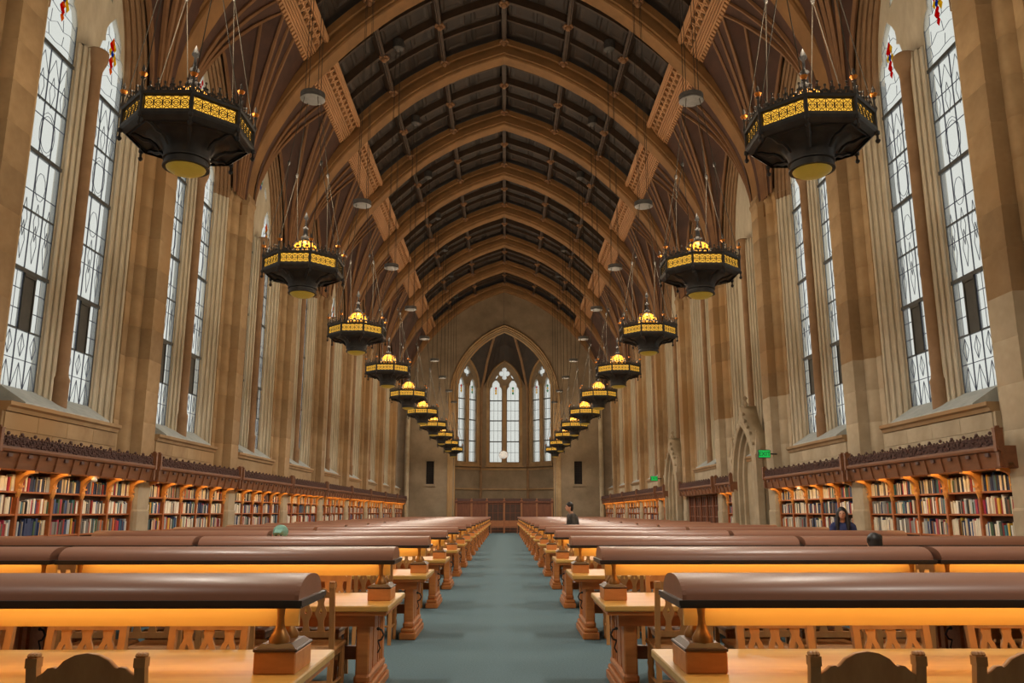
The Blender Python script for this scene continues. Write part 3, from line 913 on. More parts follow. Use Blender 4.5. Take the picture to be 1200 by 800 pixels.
    for (a, b, c, d) in ((-hl - e, hl + e, -hw - e, -hw + .012), (-hl - e, hl + e, hw - .012, hw + e), (-hl - e, -hl + .012, -hw + .012, hw - .012), (hl - .012, hl + e, -hw + .012, hw - .012)):
        lp.box(a, b, c, d, zl - .014, zl + .010)
        lp.box(a + .006, b - .006, c + (.008 if c < 0 else 0), d - (.008 if d > 0 else 0), zl - .026, zl - .014)
    obj('hood_lip', lp.mesh('hood_lip', 'hood_lip'), hood)
    sp = MB().box(-hl + .05, hl - .05, -.012, .012, .95, zt - .025)
    obj('spine_board', sp.mesh('spine_board', 'spine'), root)
    tu = MB()
    for y in (-.13, .13): tu.tube([(-hl + .06, y, 1.118), (hl - .06, y, 1.118)], .014, 6)
    obj('lamp_tube', tu.mesh('lamp_tube', 'tube'), root)
    return root
ROW0, DROW, NROW = 4.27, 3.29, 17
rows = [ROW0 + DROW * k for k in range(NROW)]
XT = {1: 2.345, 2: 5.30}
proto = make_table()
first = True
for side in (-1, 1):
    sd = 'doorway side' if side > 0 else 'side without doorways'
    for ci in (1, 2):
        for k, y in enumerate(rows):
            t = proto if first else copy_tree(proto)
            first = False
            t.location = (side * XT[ci], y, 0)
            if ci == 1: lab = 'hooded oak reading table by the aisle, %s row from the bench, %s' % (ORD[NROW - 1 - k], sd)
            else: lab = 'hooded oak reading table by the bookcases, %s row from the bench, %s' % (ORD[NROW - 1 - k], sd)
            t['label'] = lab; t['category'] = 'table'; t['group'] = 'reading tables %s %s' % ('along the aisle' if ci == 1 else 'along the bookcases', sd)

# ------------------------------------------------------------------ chairs
def make_chair():
    root = empty('library_chair')
    W = .225
    seat = MB().bevbox(-.23, .23, -.2, .25, .42, .455, .012).box(-.2, .2, -.18, .22, .37, .42)
    obj('seat', seat.mesh('seat', 'oak_chair'), root)
    fl_ = MB().lathe([(.018, 0), (.026, .03), (.02, .05), (.024, .1), (.03, .2), (.022, .24), (.03, .27), (.026, .3), (.026, .42)], 8)
    me_fl = fl_.mesh('leg', 'oak_chair', 40)
    for s in (-1, 1): obj('leg', me_fl, root, (s * .195, .2, 0))
    for s in (-1, 1):
        st = MB().loft([[(s * (W - .02) + dx, y + dy, z) for dx, dy in ((-.02, -.018), (.02, -.018), (.02, .018), (-.02, .018))]
                        for y, z in ((-.27, 0), (-.22, .42), (-.235, .6), (-.285, .9))], True, True)
        leg = obj('leg', st.mesh('leg', 'oak_chair'), root)
        fi = MB().box(s * (W - .02) - .022, s * (W - .02) + .022, -.308, -.262, .895, .93)
        for k in range(3): fi.ball((s * (W - .02) - .014 + .014 * k, -.285, .937), .011, 6, 4, (1, 2, 1))
        obj('finial', fi.mesh('finial', 'oak_chair'), leg)
    cr = [(.19, .822), (.19, .86), (.165, .875), (.145, .893), (.125, .896), (.118, .89), (.108, .896), (.085, .92), (.045, .94), (0, .947)]
    cr = cr + [(-x, z) for x, z in reversed(cr[:-1])]
    tilt = lambda u, v, w: (u, -.235 - (v - .6) * .167 + w, v)
    obj('crest_rail', fill([cr], .028, 'oak_chair', 'crest_rail', tilt), root)
    obj('lower_rail', fill([[(-.19, .53), (.19, .53), (.19, .575), (-.19, .575)]], .024, 'oak_chair', 'lower_rail', tilt), root)
    sp = [(.03, .83), (.029, .805), (.023, .785), (.026, .765), (.036, .745), (.045, .722), (.044, .70), (.034, .68), (.022, .65), (.02, .62), (.028, .59), (.032, .57)]
    sp = sp + [(-x, z) for x, z in reversed(sp)]
    tear = [(0, .752), (.007, .738), (.012, .722), (.009, .71), (0, .705), (-.009, .71), (-.012, .722), (-.007, .738)]
    me_sp = fill([sp, tear], .016, 'oak_chair', 'splat', tilt)
    for x in (-.118, 0, .118): obj('splat', me_sp, root, (x, 0, 0))
    for s in (-1, 1):
        obj('stretcher', MB().tube([(s * .197, -.25, .17), (s * .195, .2, .17)], .013, 6).mesh('stretcher', 'oak_chair'), root)
    obj('stretcher', MB().tube([(-.195, -.03, .17), (.195, -.03, .17)], .013, 6).mesh('stretcher', 'oak_chair'), root)
    obj('stretcher', MB().box(-.19, .19, .19, .21, .3, .34).mesh('stretcher', 'oak_chair'), root)
    root.scale = (1, 1, 1.025)
    return root
chair = make_chair()
chair_used = [False]
def put_chair(x, y, rz, label, group):
    c = chair if not chair_used[0] else copy_tree(chair)
    chair_used[0] = True
    c.location = (x, y, 0); c.rotation_euler = (0, 0, rz)
    c['label'] = label; c['category'] = 'chair'; c['group'] = group
NEAR_X = [1.48, 2.12, 2.68, 3.21]
FAR_X = [1.64, 2.30, 2.96]
for side in (-1, 1):
    sd = 'doorway side' if side > 0 else 'side without doorways'
    for k, y in enumerate(rows):
        if k < 3: near, far = NEAR_X + [4.57, 5.1, 5.65, 6.17], FAR_X + [4.55, 5.2, 5.85]
        elif k < 6: near, far = NEAR_X[:3], FAR_X[:3]
        else: near, far = NEAR_X[:2], FAR_X[:2]
        for xi, x in enumerate(near):
            put_chair(side * (x + (.065 if side < 0 and k == 0 else 0) + rnd.uniform(-.01, .01)), y - TD / 2 - (.02 if k else .04) + rnd.uniform(-.03, .03), rnd.uniform(-.04, .04),
                      'oak chair facing the apse, %s from aisle, %s row from bench, %s' % (ORD[xi], ORD[NROW - 1 - k], sd), 'chairs facing the apse ' + sd)
        for xi, x in enumerate(far):
            put_chair(side * (x + rnd.uniform(-.02, .02)), y + TD / 2 - .16 + rnd.uniform(-.03, .04), PI + rnd.uniform(-.04, .04),
                      'oak chair facing away from apse, %s from aisle, %s row from bench, %s' % (ORD[xi], ORD[NROW - 1 - k], sd), 'chairs facing the entrance ' + sd)

# ------------------------------------------------------------------ bookcases
def corbel():
    o = [(.50, 1.80), (.56, 1.80), (.575, 1.86), (.575, 1.93), (.60, 2.0), (.66, 2.06), (.74, 2.09), (.80, 2.095), (.80, 2.13), (.50, 2.13)]
    return MB().prism(o, -.05, .05, 'y').lathe([(.015, 1.70), (.03, 1.73), (.045, 1.78), (.055, 1.80), (.055, 1.83), (.045, 1.84)], 8, (.545, 0, 0)).box(.50, .60, -.06, .06, 1.88, 1.91)
me_corb = corbel().mesh('bracket', 'bracket', 40)
CORN = [(.25, 2.12), (.66, 2.12), (.70, 2.16), (.72, 2.20), (.795, 2.20), (.795, 2.13), (.82, 2.13), (.835, 2.22), (.86, 2.33), (.865, 2.36), (.90, 2.375), (.91, 2.41), (.91, 2.44), (.25, 2.44)]
SHZ = [.10, .45, .79, 1.13, 1.475, 1.82]
PALB = [((224, 214, 192), 'cream'), ((232, 228, 216), 'white'), ((206, 190, 160), 'tan'), ((40, 56, 96), 'navy'), ((58, 84, 128), 'blue'), ((60, 110, 120), 'teal'), ((150, 44, 40), 'red'),
        ((176, 52, 76), 'crimson'), ((110, 70, 46), 'brown'), ((128, 124, 118), 'grey'), ((64, 60, 58), 'charcoal'), ((34, 32, 34), 'black'), ((206, 164, 60), 'yellow'), ((206, 104, 44), 'orange'), ((70, 96, 70), 'green'), ((168, 176, 180), 'pale grey')]
WTS = [10, 8, 8, 7, 6, 4, 6, 4, 5, 7, 6, 6, 3, 3, 4, 7]
SHN = {5: 'topmost shelf', 4: 'second shelf from the top', 3: 'third shelf from the top', 2: 'fourth shelf from the top', 1: 'fifth shelf from the top', 0: 'bottom shelf'}
BOOKS = []                                               # (side, bayY, y0, y1, z0, h, depth0, depth1, colour, name, shelf)
def make_case(y0, y1, ncol, crest_seed=1):
    """parts of a bookcase spanning local y0..y1"""
    parts = []
    up = MB().bevbox(.25, .55, -.02, .02, 0, 2.11, .004).box(.55, .565, -.028, .028, .1, 1.80)
    me_up = up.mesh('upright', 'case')
    wd = (y1 - y0) / ncol
    for i in range(ncol + 1): parts.append(('upright', me_up, (0, y0 + wd * i, 0)))
    me_sh = MB().box(.26, .55, -wd / 2 + .02, wd / 2 - .02, -.028, 0).mesh('shelf', 'case')
    for i in range(ncol):
        for z in SHZ: parts.append(('shelf', me_sh, (0, y0 + wd * (i + .5), z)))
    parts.append(('back_panel', MB().box(.405, .415, y0, y1, 0, 2.11).mesh('back_panel', 'case_dark'), (0, 0, 0)))
    parts.append(('plinth', MB().box(.26, .56, y0, y1, 0, .07).mesh('plinth', 'case'), (0, 0, 0)))
    for i in range(ncol + 1): parts.append(('bracket', me_corb, (0, y0 + wd * i, 0)))
    c0, c1 = y0 - .26, y1 + .26
    parts.append(('cornice', MB().prism(CORN, c0, c1, 'y').mesh('cornice', 'cornice'), (0, 0, 0)))
    fin = MB(); blk = MB()
    nf = max(2, round((c1 - c0) / .55))
    for i in range(nf + 1):
        y = c0 + .1 + (c1 - c0 - .2) * i / nf
        fin.prism([(.82, 2.13), (.85, 2.15), (.89, 2.36), (.82, 2.36)], y - .012, y + .012, 'y')
        if i < nf: blk.box(.84, .885, y + .22, y + .32, 2.30, 2.35)
    parts.append(('cornice_fins', fin.mesh('cornice_fins', 'cornice'), (0, 0, 0)))
    parts.append(('cornice_blocks', blk.mesh('cornice_blocks', 'cresting'), (0, 0, 0)))
    cs = MB()
    cs.box(.84, .87, c0 + .12, c1 - .12, 2.44, 2.465).box(.85, .86, c0 + .12, c1 - .12, 2.46, 2.58)
    r2 = random.Random(crest_seed)
    y = c0 + .14
    i = 0
    while y < c1 - .14:
        for zz in (2.475, 2.51, 2.545, 2.58):
            cs.ball((.862 + r2.uniform(-.012, .015), y + r2.uniform(-.01, .01), zz + r2.uniform(-.008, .008)), r2.uniform(.02, .028), 5, 3)
        if i % 7 == 3: cs.ball((.86, y, 2.635), .03, 6, 4)
        elif i % 2: cs.ball((.86, y, 2.61), .018, 5, 3)
        y += .05; i += 1
    parts.append(('carved_cresting', cs.mesh('carved_cresting', 'cresting'), (0, 0, 0)))
    pm = MB().box(.80, .92, -.035, .035, 2.36, 2.68).box(.795, .925, -.04, .04, 2.68, 2.70).box(.83, .89, -.015, .015, 2.70, 2.73).box(.80, .895, -.03, .03, 2.15, 2.36)
    me_pm = pm.mesh('end_post', 'cornice')
    for y in (c0 + .06, c1 - .06): parts.append(('end_post', me_pm, (0, y, 0)))
    parts.append(('lamp_strip', MB().box(.735, .765, y0 + .05, y1 - .05, 2.165, 2.185).mesh('lamp_strip', 'strip'), (0, 0, 0)))
    return parts
def fill_books(side, by, y0, y1, ncol, seed):
    r2 = random.Random(seed)
    wd = (y1 - y0) / ncol
    for i in range(ncol):
        for si in (5, 4, 3, 2, 1):
            a, b = y0 + wd * i + .03, y0 + wd * (i + 1) - .03
            if r2.random() < .15: b -= r2.uniform(.05, .25)
            base_h = r2.uniform(.2, .25)
            bias = r2.choice([None, None, 3, 9, 0, 1])
            y = a
            while True:
                w = r2.choice([.026, .032, .038, .045, .052, .06]) * (1.0 if r2.random() > .04 else 1.7)
                if y + w > b: break
                ci = bias if (bias is not None and r2.random() < .4) else r2.choices(range(len(PALB)), WTS)[0]
                h = min(.285, base_h + r2.uniform(-.03, .045))
                fr = .53 - abs(r2.gauss(0, .012))
                BOOKS.append((side, by, y, y + w - .003, SHZ[si], h, fr - .10, fr, PALB[ci], si))
                y += w
CASE = make_case(-2.46, 2.46, 5)
def put_case(parts, side, y, label, group):
    loc, rz = place(side, y)
    t = empty('bookcase', loc, rz, label=label, category='bookcase', group=group)
    for nm, me, l in parts:
        q = obj(nm, me, t, l)
        if nm in ('cornice_fins', 'cornice_blocks', 'carved_cresting'): q['kind'] = 'stuff'
    return t
for y in BAYS[3:]:
    put_case(CASE, -1, y, 'oak bookcase with carved cresting, %s from the apse on the side without doorways' % ORD[len(BAYS) - 1 - BAYS.index(y)], 'bookcases along the wall without doorways')
    fill_books(-1, y, -2.46, 2.46, 5, int(y * 10))
for y in (BAYS[3], BAYS[4]):
    put_case(CASE, 1, y, 'oak bookcase with carved cresting, %s stone doorway, under leaded windows' % ('one bay away from the nearest' if y == BAYS[3] else 'right beside the nearest'), 'bookcases before the first doorway')
    fill_books(1, y, -2.46, 2.46, 5, int(y * 10) + 1)
for y in BAYS[8:]:
    put_case(CASE, 1, y, 'oak bookcase with carved cresting, %s from the apse on the doorway side' % ORD[len(BAYS) - 1 - BAYS.index(y)], 'bookcases beyond the doorways')
    fill_books(1, y, -2.46, 2.46, 5, int(y * 10) + 1)
DOORS = [25.0, 36.15]
SMALL = []
for di, (by, dy) in enumerate(zip((BAYS[5], BAYS[7]), DOORS)):
    for (a, b) in ((by - 2.46 + .26, dy - 1.25 - .1), (dy + 1.25 + .1, by + 2.46 - .26)):
        if b - a < .35: continue
        nc = max(1, round((b - a) / .9))
        c = (a + b) / 2
        hw = (b - a) / 2
        put_case(make_case(-hw, hw, nc), 1, c, 'narrow bookcase squeezed beside the stone doorway %s the apse, %s' % ('farther from' if di == 0 else 'nearer', 'away from the apse' if a < dy else 'towards the apse'), 'narrow bookcases beside the doorways')
        fill_books(1, c, -hw, hw, nc, int(c * 7))
def cam_dist(b):
    side, by, y0, y1 = b[:4]
    wy = by + (y0 if side < 0 else -y0)
    return wy if wy > 12.0 and b[9] >= 3 else 1e3 + wy
order = sorted(range(len(BOOKS)), key=lambda i: cam_dist(BOOKS[i]))
single, rest = order[:300], order[300:]
bk_cache = {}
for i in single:
    side, by, y0, y1, z, h, d0, d1, (c, cn), si = BOOKS[i]
    w = round(y1 - y0, 3); hk = round(h / .015) * .015
    key = (w, hk)
    if key not in bk_cache:
        bk_cache[key] = MB().bevbox(-.1, 0, -w / 2, w / 2, 0, hk, .004).mesh('book', 'book')
    sx = side
    loc = (-XG + d1, by + (y0 + y1) / 2, z) if side < 0 else (XG - d1, by - (y0 + y1) / 2, z)
    th = 'thin' if w < .032 else ('thick' if w > .05 else 'medium')
    ht = 'tall' if h > .25 else ('short' if h < .205 else 'upright')
    o = obj('book', bk_cache[key], None, loc, 0 if side < 0 else PI,
            label='%s %s %s book, %s, %s bookcase farthest from apse' % (th, ht, cn, SHN[si], 'doorway-side' if side > 0 else 'windows-only-side'), category='book',
            group='books on the nearest %s bookcase' % ('doorway-side' if side > 0 else 'windows-only-side'))
    o.color = (*lin(c), 1)
mb = MB()
cols = []
for i in rest:
    side, by, y0, y1, z, h, d0, d1, (c, cn), si = BOOKS[i]
    if side < 0: mb.box(-XG + d0, -XG + d1, by + y0, by + y1, z, z + h)
    else: mb.box(XG - d1, XG - d0, by - y1, by - y0, z, z + h)
    cols += [(*lin(c), 1)] * 8
me = bpy.data.meshes.new('shelved_books')
me.from_pydata(mb.v, [], mb.f)
me.materials.append(M['books'])
ca = me.color_attributes.new('cover', 'FLOAT_COLOR', 'POINT')
ca.data.foreach_set('color', [x for c in cols for x in c])
obj('shelved_books', me, label='rows of mixed-colour books on the farther oak wall bookcases', category='books', kind='stuff')

# ------------------------------------------------------------------ stone doorways, glazed screen
def make_door(y, idx):
    loc, rz = place(1, y)
    t = empty('door_%d' % idx, loc, rz, kind='structure')
    m = MB()
    for i in range(5):
        w, d = .70 + .1 * i, .2 + .14 * i
        a = [(w, 0)] + pointed(w, 2.35, 1.25 + .12 * i, 8) + [(-w, 0)]
        b = [(w + .13, 0)] + pointed(w + .13, 2.35, 1.38 + .12 * i, 8) + [(-w - .13, 0)]
        m.loft([[(d - .2, p[0], p[1]), (d + .03, p[0], p[1]), (d + .06, (p[0] + q[0]) / 2, (p[1] + q[1]) / 2), (d + .03, q[0], q[1]), (d - .2, q[0], q[1])] for p, q in zip(a, b)], True, True)
    obj('arch_moulding', m.mesh('arch_moulding', 'stone_grey', 40), t)
    pl = [(-1.3, 0), (-1.18, 0)] + [(x, z) for x, z in reversed(pointed(1.18, 2.35, 1.85, 8))] + [(1.18, 0), (1.3, 0), (1.3, 3.0), (.75, 3.75), (.3, 4.15), (.06, 4.55), (0, 4.7), (-.06, 4.55), (-.3, 4.15), (-.75, 3.75), (-1.3, 3.0)]
    obj('gable', fill([pl], .5, 'stone_grey', 'gable', lambda u, v, w: (w + .53, u, v)), t)
    cr = MB()
    for s in (-1, 1):
        for u, z in ((1.2, 3.15), (.98, 3.45), (.75, 3.77), (.52, 3.98), (.3, 4.18), (.15, 4.4)): cr.ball((.74, s * u, z + .03), .06, 6, 4)
        cr.lathe([(.13, 0), (.13, 3.0), (.16, 3.05), (.16, 3.12), (.11, 3.16), (.02, 3.75), (.05, 3.8), (.0, 3.88)], 4, (.70, s * 1.28, 0))
    cr.lathe([(.05, 4.65), (.09, 4.75), (.03, 4.85), (.08, 4.93), (0, 5.02)], 6, (.6, 0, 0))
    obj('pinnacles', cr.mesh('pinnacles', 'stone_grey', 40), t, kind='stuff')
    for s in (-1, 1):
        d = MB().box(.05, .1, .02 if s > 0 else -.7, .7 if s > 0 else -.02, 0, 2.35)
        for k in range(3): d.box(.1, .12, s * .36 - .24, s * .36 + .24, .2 + .72 * k, .8 + .72 * k)
        lf = obj('door_leaf', d.mesh('door_leaf', 'screen'), t)
        obj('door_handle', MB().tube([(.12, s * .08, .95), (.17, s * .08, .95), (.17, s * .08, 1.15), (.12, s * .08, 1.15)], .012, 6).mesh('door_handle', 'brass'), lf)
    obj('tympanum', fill([[(.7, 2.35)] + pointed(.7, 2.36, 1.24, 6) + [(-.7, 2.35)]], .05, 'screen_dark', 'tympanum', lambda u, v, w: (w + .08, u, v)), t)
make_door(DOORS[0], 1)
make_door(DOORS[1], 2)
# panelled glazed screen between the doorways
loc, rz = place(1, BAYS[6])
t = empty('glazed_screen', loc, rz, label='dark wooden screen of small glazed panels between the two stone doorways', category='screen')
obj('frame', MB().box(.4, .5, -2.42, 2.42, 0, 2.11).mesh('frame', 'screen_dark'), t)
me_post = MB().bevbox(.42, .58, -.06, .06, 0, 2.11, .01).mesh('post', 'screen')
for i in range(6): obj('post', me_post, t, (0, -2.4 + .96 * i, 0))
me_rail = MB().box(.5, .545, -.43, .43, -.02, .02).mesh('rail', 'screen')
me_stile = MB().box(.5, .545, -.018, .018, .2, 2.1).mesh('stile', 'screen')
me_pn = MB().bevbox(.49, .515, -.12, .12, .02, .34, .006).mesh('panel', 'screen_dark')
for i in range(5):
    yc = -1.92 + .96 * i
    for z in (.2, .58, .96, 1.34, 1.72, 2.08): obj('rail', me_rail, t, (0, yc, z))
    for dy in (-.145, .145): obj('stile', me_stile, t, (0, yc + dy, 0))
    for z in (.2, .58, .96, 1.34, 1.72):
        for dy in (-.29, 0, .29): obj('panel', me_pn, t, (0, yc + dy, z))
for nm, me, l in CASE:
    if nm in ('cornice', 'cornice_fins', 'cornice_blocks', 'carved_cresting', 'end_post'): obj(nm, me, t, l)

# ------------------------------------------------------------------ apse screen, bench, globe
t = empty('apse_screen', (0, 62.75, 0), label='low panelled wooden screen with dark double doors across the apse', category='screen')
me_post = MB().bevbox(-.07, .07, -.09, .09, 0, 2.32, .012).box(-.09, .09, -.11, .11, 2.32, 2.38).ball((0, 0, 2.46), .08, 6, 4).mesh('post', 'screen_post')
px = [-3.6, -2.55, -1.55, -.62, .62, 1.55, 2.55, 3.6]
px = [-3.6, -2.45, -1.3, 0, 1.3, 2.45, 3.6]
for x in px: obj('post', me_post, t, (x, 0, 0))
for a, b in zip(px, px[1:]):
    w = b - a - .14
    c = (a + b) / 2
    mid = abs(c) < 1
    pn = obj('panel', MB().box(c - w / 2, c + w / 2, .0, .04, 0, 2.2).mesh('panel', 'screen_dark' if mid else 'screen'), t)
    fr = MB()
    if mid:
        for k in range(4): fr.box(c - w / 2 + w * k / 3 - .02, c - w / 2 + w * k / 3 + .02, -.03, 0, .1, 2.15)
        for z in (.15, .8, 1.45, 2.1): fr.box(c - w / 2, c + w / 2, -.03, 0, z - .02, z + .02)
    else:
        fr.box(c - w / 2 + .12, c + w / 2 - .12, -.03, 0, .3, 1.0).box(c - w / 2 + .12, c + w / 2 - .12, -.03, 0, 1.2, 1.95)
    obj('moulding', fr.mesh('moulding', 'screen'), pn)
obj('top_rail', MB().box(-3.7, 3.7, -.1, .1, 2.18, 2.28).box(-3.72, 3.72, -.14, .14, 2.28, 2.32).mesh('top_rail', 'screen'), t)
obj('cresting', MB().box(-3.6, 3.6, -.03, .03, 2.32, 2.5).mesh('cresting', 'cresting'), t)
t = empty('wooden_bench', (0, 60.3, 0), label='long wooden bench at the end of the aisle before the apse', category='bench')
obj('seat', MB().bevbox(-1.0, 1.0, -.25, .2, .42, .47, .01).mesh('seat', 'screen_post'), t)
bk = MB().box(-1.0, 1.0, .2, .24, .84, .92)
obj('top_rail', bk.mesh('top_rail', 'screen_post'), t)
obj('backrest', MB().box(-.98, .98, .205, .23, .5, .84).mesh('backrest', 'screen_post'), t)
for x in (-.95, 0, .95): obj('leg', MB().bevbox(x - .035, x + .035, -.22, -.15, 0, .42, .008).bevbox(x - .035, x + .035, .18, .24, 0, .9, .008).mesh('leg', 'screen_post'), t)
for x in (-.97, .97): obj('armrest', MB().box(x - .03, x + .03, -.25, .22, .64, .68).box(x - .025, x + .025, -.24, -.19, .45, .64).mesh('armrest', 'screen_post'), t)
t = empty('hanging_globe', (-.05, 61.2, 5.35), label='pale round globe hanging before the middle apse window', category='globe')
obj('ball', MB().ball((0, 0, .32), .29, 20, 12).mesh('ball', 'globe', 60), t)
ringm = MB().tube([(.33 * math.cos(2 * PI * k / 24), 0, .32 + .33 * math.sin(2 * PI * k / 24)) for k in range(24)], .012, 5, closed=True)
obj('meridian_ring', ringm.mesh('meridian_ring', 'brass'), t)
obj('chain', MB().tube([(0, 0, .64), (0, 0, 13.0)], .008, 5).mesh('chain', 'iron'), t)

# exit signs
for (x, y, z, pl) in ((7.14, 22.45, 2.95, 'first'), (7.1, 39.1, 2.95, 'farther')):
    t = empty('exit_sign', (x, y, z), label='green lit exit sign on the pier beside the %s stone doorway' % pl, category='sign')
    obj('housing', MB().bevbox(-.17, .17, 0, .07, 0, .22, .01).mesh('housing', 'iron'), t)
    obj('face', MB().box(-.155, .155, -.006, 0, .015, .205).mesh('face', 'exit'), t)
    fc = bpy.data.curves.new('exit', 'FONT')
    fc.body = 'EXIT'; fc.size = .16; fc.align_x = 'CENTER'; fc.extrude = .002
    fo = bpy.data.objects.new('exit', fc); COL.objects.link(fo)
    me = bpy.data.meshes.new_from_object(fo.evaluated_get(bpy.context.evaluated_depsgraph_get()))
    bpy.data.objects.remove(fo)
    me.name = 'lettering'; me.materials.clear(); me.materials.append(M['exit_txt'])
    lt = obj('lettering', me, t, (0, -.009, .055)); lt.rotation_euler = (R(90), 0, 0)
    obj('bracket', MB().tube([(.15, .04, .11), (.36, .06, .11)], .02, 6).mesh('bracket', 'iron'), t)
for side, y in ((-1, 14.85), (1, 20.3)):
    t = empty('shelf_sensor', (side * (XG - .80), y, 2.02), label='small white round sensor under the cornice of a %s bookcase' % ('doorway-side' if side > 0 else 'windows-only-side'), category='sensor')
    obj('body', MB().ball((0, 0, .04), .05, 10, 6, (1, 1, .8)).mesh('body', 'white', 60), t)
    obj('mount', MB().lathe([(.03, .06), (.03, .10)], 8).mesh('mount', 'white'), t)

# ------------------------------------------------------------------ chandeliers
def octa(r, z, rot=22.5): return [(r * math.cos(R(rot + 45 * k)), r * math.sin(R(rot + 45 * k)), z) for k in range(8)]
def make_chandelier():
    root = empty('chandelier')
    RB = .715
    z0, z1 = .45, .69                                    # band bottom, top (root at bowl bottom)
    fr = MB()
    fr.loft([octa(RB - .05, z0 - .07), octa(RB + .005, z0 - .03), octa(RB + .02, z0), octa(RB + .02, z0 + .035), octa(RB - .03, z0 + .035), octa(RB - .09, z0 - .07)], True)
    fr.loft([octa(RB + .0, z1 - .035), octa(RB + .02, z1 - .03), octa(RB + .03, z1), octa(RB - .05, z1), octa(RB - .05, z1 - .035), octa(RB, z1 - .035)], True)
    for p in octa(RB, 0): fr.tube([(p[0], p[1], z0), (p[0], p[1], z1)], .022, 6)
    obj('band_frame', fr.mesh('band_frame', 'iron'), root)
    # one gold panel + lattice, copied round
    half = RB * math.sin(R(22.5)) - .03
    ap = RB * math.cos(R(22.5)) - .02
    pm = MB().box(ap - .01, ap, -half, half, z0 + .035, z1 - .035).mesh('gold_panel', 'gold')
    lt = MB()
    zc, hh = (z0 + z1) / 2, (z1 - z0) / 2 - .035
    for k in range(5):
        cy = -half + half * 2 * (k + .5) / 5
        rr_ = half / 5
        for rad in (rr_ * .98, rr_ * .55):
            lt.tube([(ap + .006, cy + rad * math.cos(2 * PI * q / 10), zc + rad * math.sin(2 * PI * q / 10)) for q in range(10)], .0045, 4, closed=True)
        for dz in (-1, 1):
            lt.tube([(ap + .006, cy - rr_, zc + dz * hh), (ap + .006, cy, zc + dz * hh * .45), (ap + .006, cy + rr_, zc + dz * hh)], .0045, 4)
        lt.tube([(ap + .006, cy + rr_, zc - hh), (ap + .006, cy + rr_, zc + hh)], .0045, 4)
    for dz in (-hh, 0, hh): lt.tube([(ap + .006, -half, zc + dz), (ap + .006, half, zc + dz)], .005 if dz == 0 else .01, 4)
    lm = lt.mesh('lattice', 'iron')
    cr = MB()
    for k in range(6):
        cy = -half + half * 2 * (k + .5) / 6
        hh_ = .13 if k % 2 else .09
        cr.tube([(ap, cy - .038, z1), (ap, cy - .022, z1 + hh_ * .5), (ap, cy, z1 + hh_), (ap, cy + .022, z1 + hh_ * .5), (ap, cy + .038, z1)], .009, 4)
        cr.tube([(ap, cy, z1), (ap, cy, z1 + hh_ + .03)], .007, 4)
        cr.ball((ap, cy, z1 + hh_ + .035), .017, 5, 4).ball((ap, cy - .02, z1 + hh_ * .75), .014, 5, 4).ball((ap, cy + .02, z1 + hh_ * .75), .014, 5, 4)
        cr.ball((ap, cy + half / 6, z1 + .045), .02, 5, 4)
    cr.tube([(ap, -half, z1 + .03), (ap, half, z1 + .03)], .007, 4)
    cm = cr.mesh('cresting', 'iron_grey')
    for k in range(8):
        p = obj('gold_panel', pm, root, (0, 0, 0), R(45 * k))
        obj('lattice', lm, p)
        obj('cresting', cm, root, (0, 0, 0), R(45 * k))
    # corner finials with gilt cups, pendants under the corners
    fi = MB().lathe([(.02, z1), (.03, z1 + .03), (.014, z1 + .07), (.012, z1 + .14), (.028, z1 + .16), (.01, z1 + .18), (.012, z1 + .24), (.022, z1 + .26), (.002, z1 + .32)], 6)
    fm = fi.mesh('finial', 'iron_grey', 50)
    cup = MB().lathe([(.012, z1 + .17), (.035, z1 + .19), (.045, z1 + .215), (.03, z1 + .21)], 6).mesh('gilt_cup', 'gilt', 50)
    pe = MB().lathe([(.002, z0 - .16), (.022, z0 - .145), (.03, z0 - .12), (.012, z0 - .1), (.012, z0 - .06), (.028, z0 - .05), (.028, z0 - .01)], 6).mesh('pendant', 'iron', 50)
    for p in octa(RB + .01, 0):
        f_ = obj('finial', fm, root, (p[0], p[1], 0))
        obj('gilt_cup', cup, f_)
        obj('pendant', pe, root, (p[0], p[1], 0))
    # underside pan and flared neck
    pan_ = MB().loft([octa(RB - .06, z0 - .05), octa(.50, z0 - .03), octa(.40, z0 - .02), octa(.40, z0 + .02), octa(RB - .06, z0 + .0)], True)
    obj('pan', pan_.mesh('pan', 'iron'), root)
    nk = MB().lathe([(.46, z0 - .03), (.38, z0 - .05), (.31, z0 - .10), (.268, z0 - .18), (.248, z0 - .26), (.264, z0 - .265), (.264, z0 - .285), (.242, z0 - .29), (.242, z0 - .345), (.26, z0 - .35), (.26, z0 - .375), (.21, z0 - .375)], 24, caps=False)
    obj('neck', nk.mesh('neck', 'iron', 40), root)
    br = MB().tube([(r, 0, z) for r, z in ((.62, z0 - .05), (.55, z0 - .06), (.47, z0 - .1), (.41, z0 - .1), (.35, z0 - .14), (.30, z0 - .2))], [.02, .022, .03, .024, .024, .016], 5)
    bm_ = br.mesh('scroll_bracket', 'iron', 60)
    for k in range(8): obj('scroll_bracket', bm_, root, (0, 0, 0), R(22.5 + 45 * k))
    bo = MB().lathe([(.0005, 0.0), (.1, .008), (.17, .03), (.215, .062), (.224, .085)], 24, caps=False)
    obj('glass_bowl', bo.mesh('glass_bowl', 'bowl', 60), root)
    # amber lantern on top, iron ribs, spire
    do = MB().lathe([(.22, z1 - .02), (.24, z1 + .16), (.22, z1 + .27), (.15, z1 + .35), (.07, z1 + .39)], 12)
    la = obj('amber_lantern', do.mesh('amber_lantern', 'amber', 60), root)
    ri = MB()
    for k in range(8):
        a = 2 * PI * k / 8
        ri.tube([(r * math.cos(a), r * math.sin(a), z) for r, z in ((.235, z1 - .02), (.25, z1 + .16), (.23, z1 + .275), (.16, z1 + .36), (.07, z1 + .40))], .012, 4)
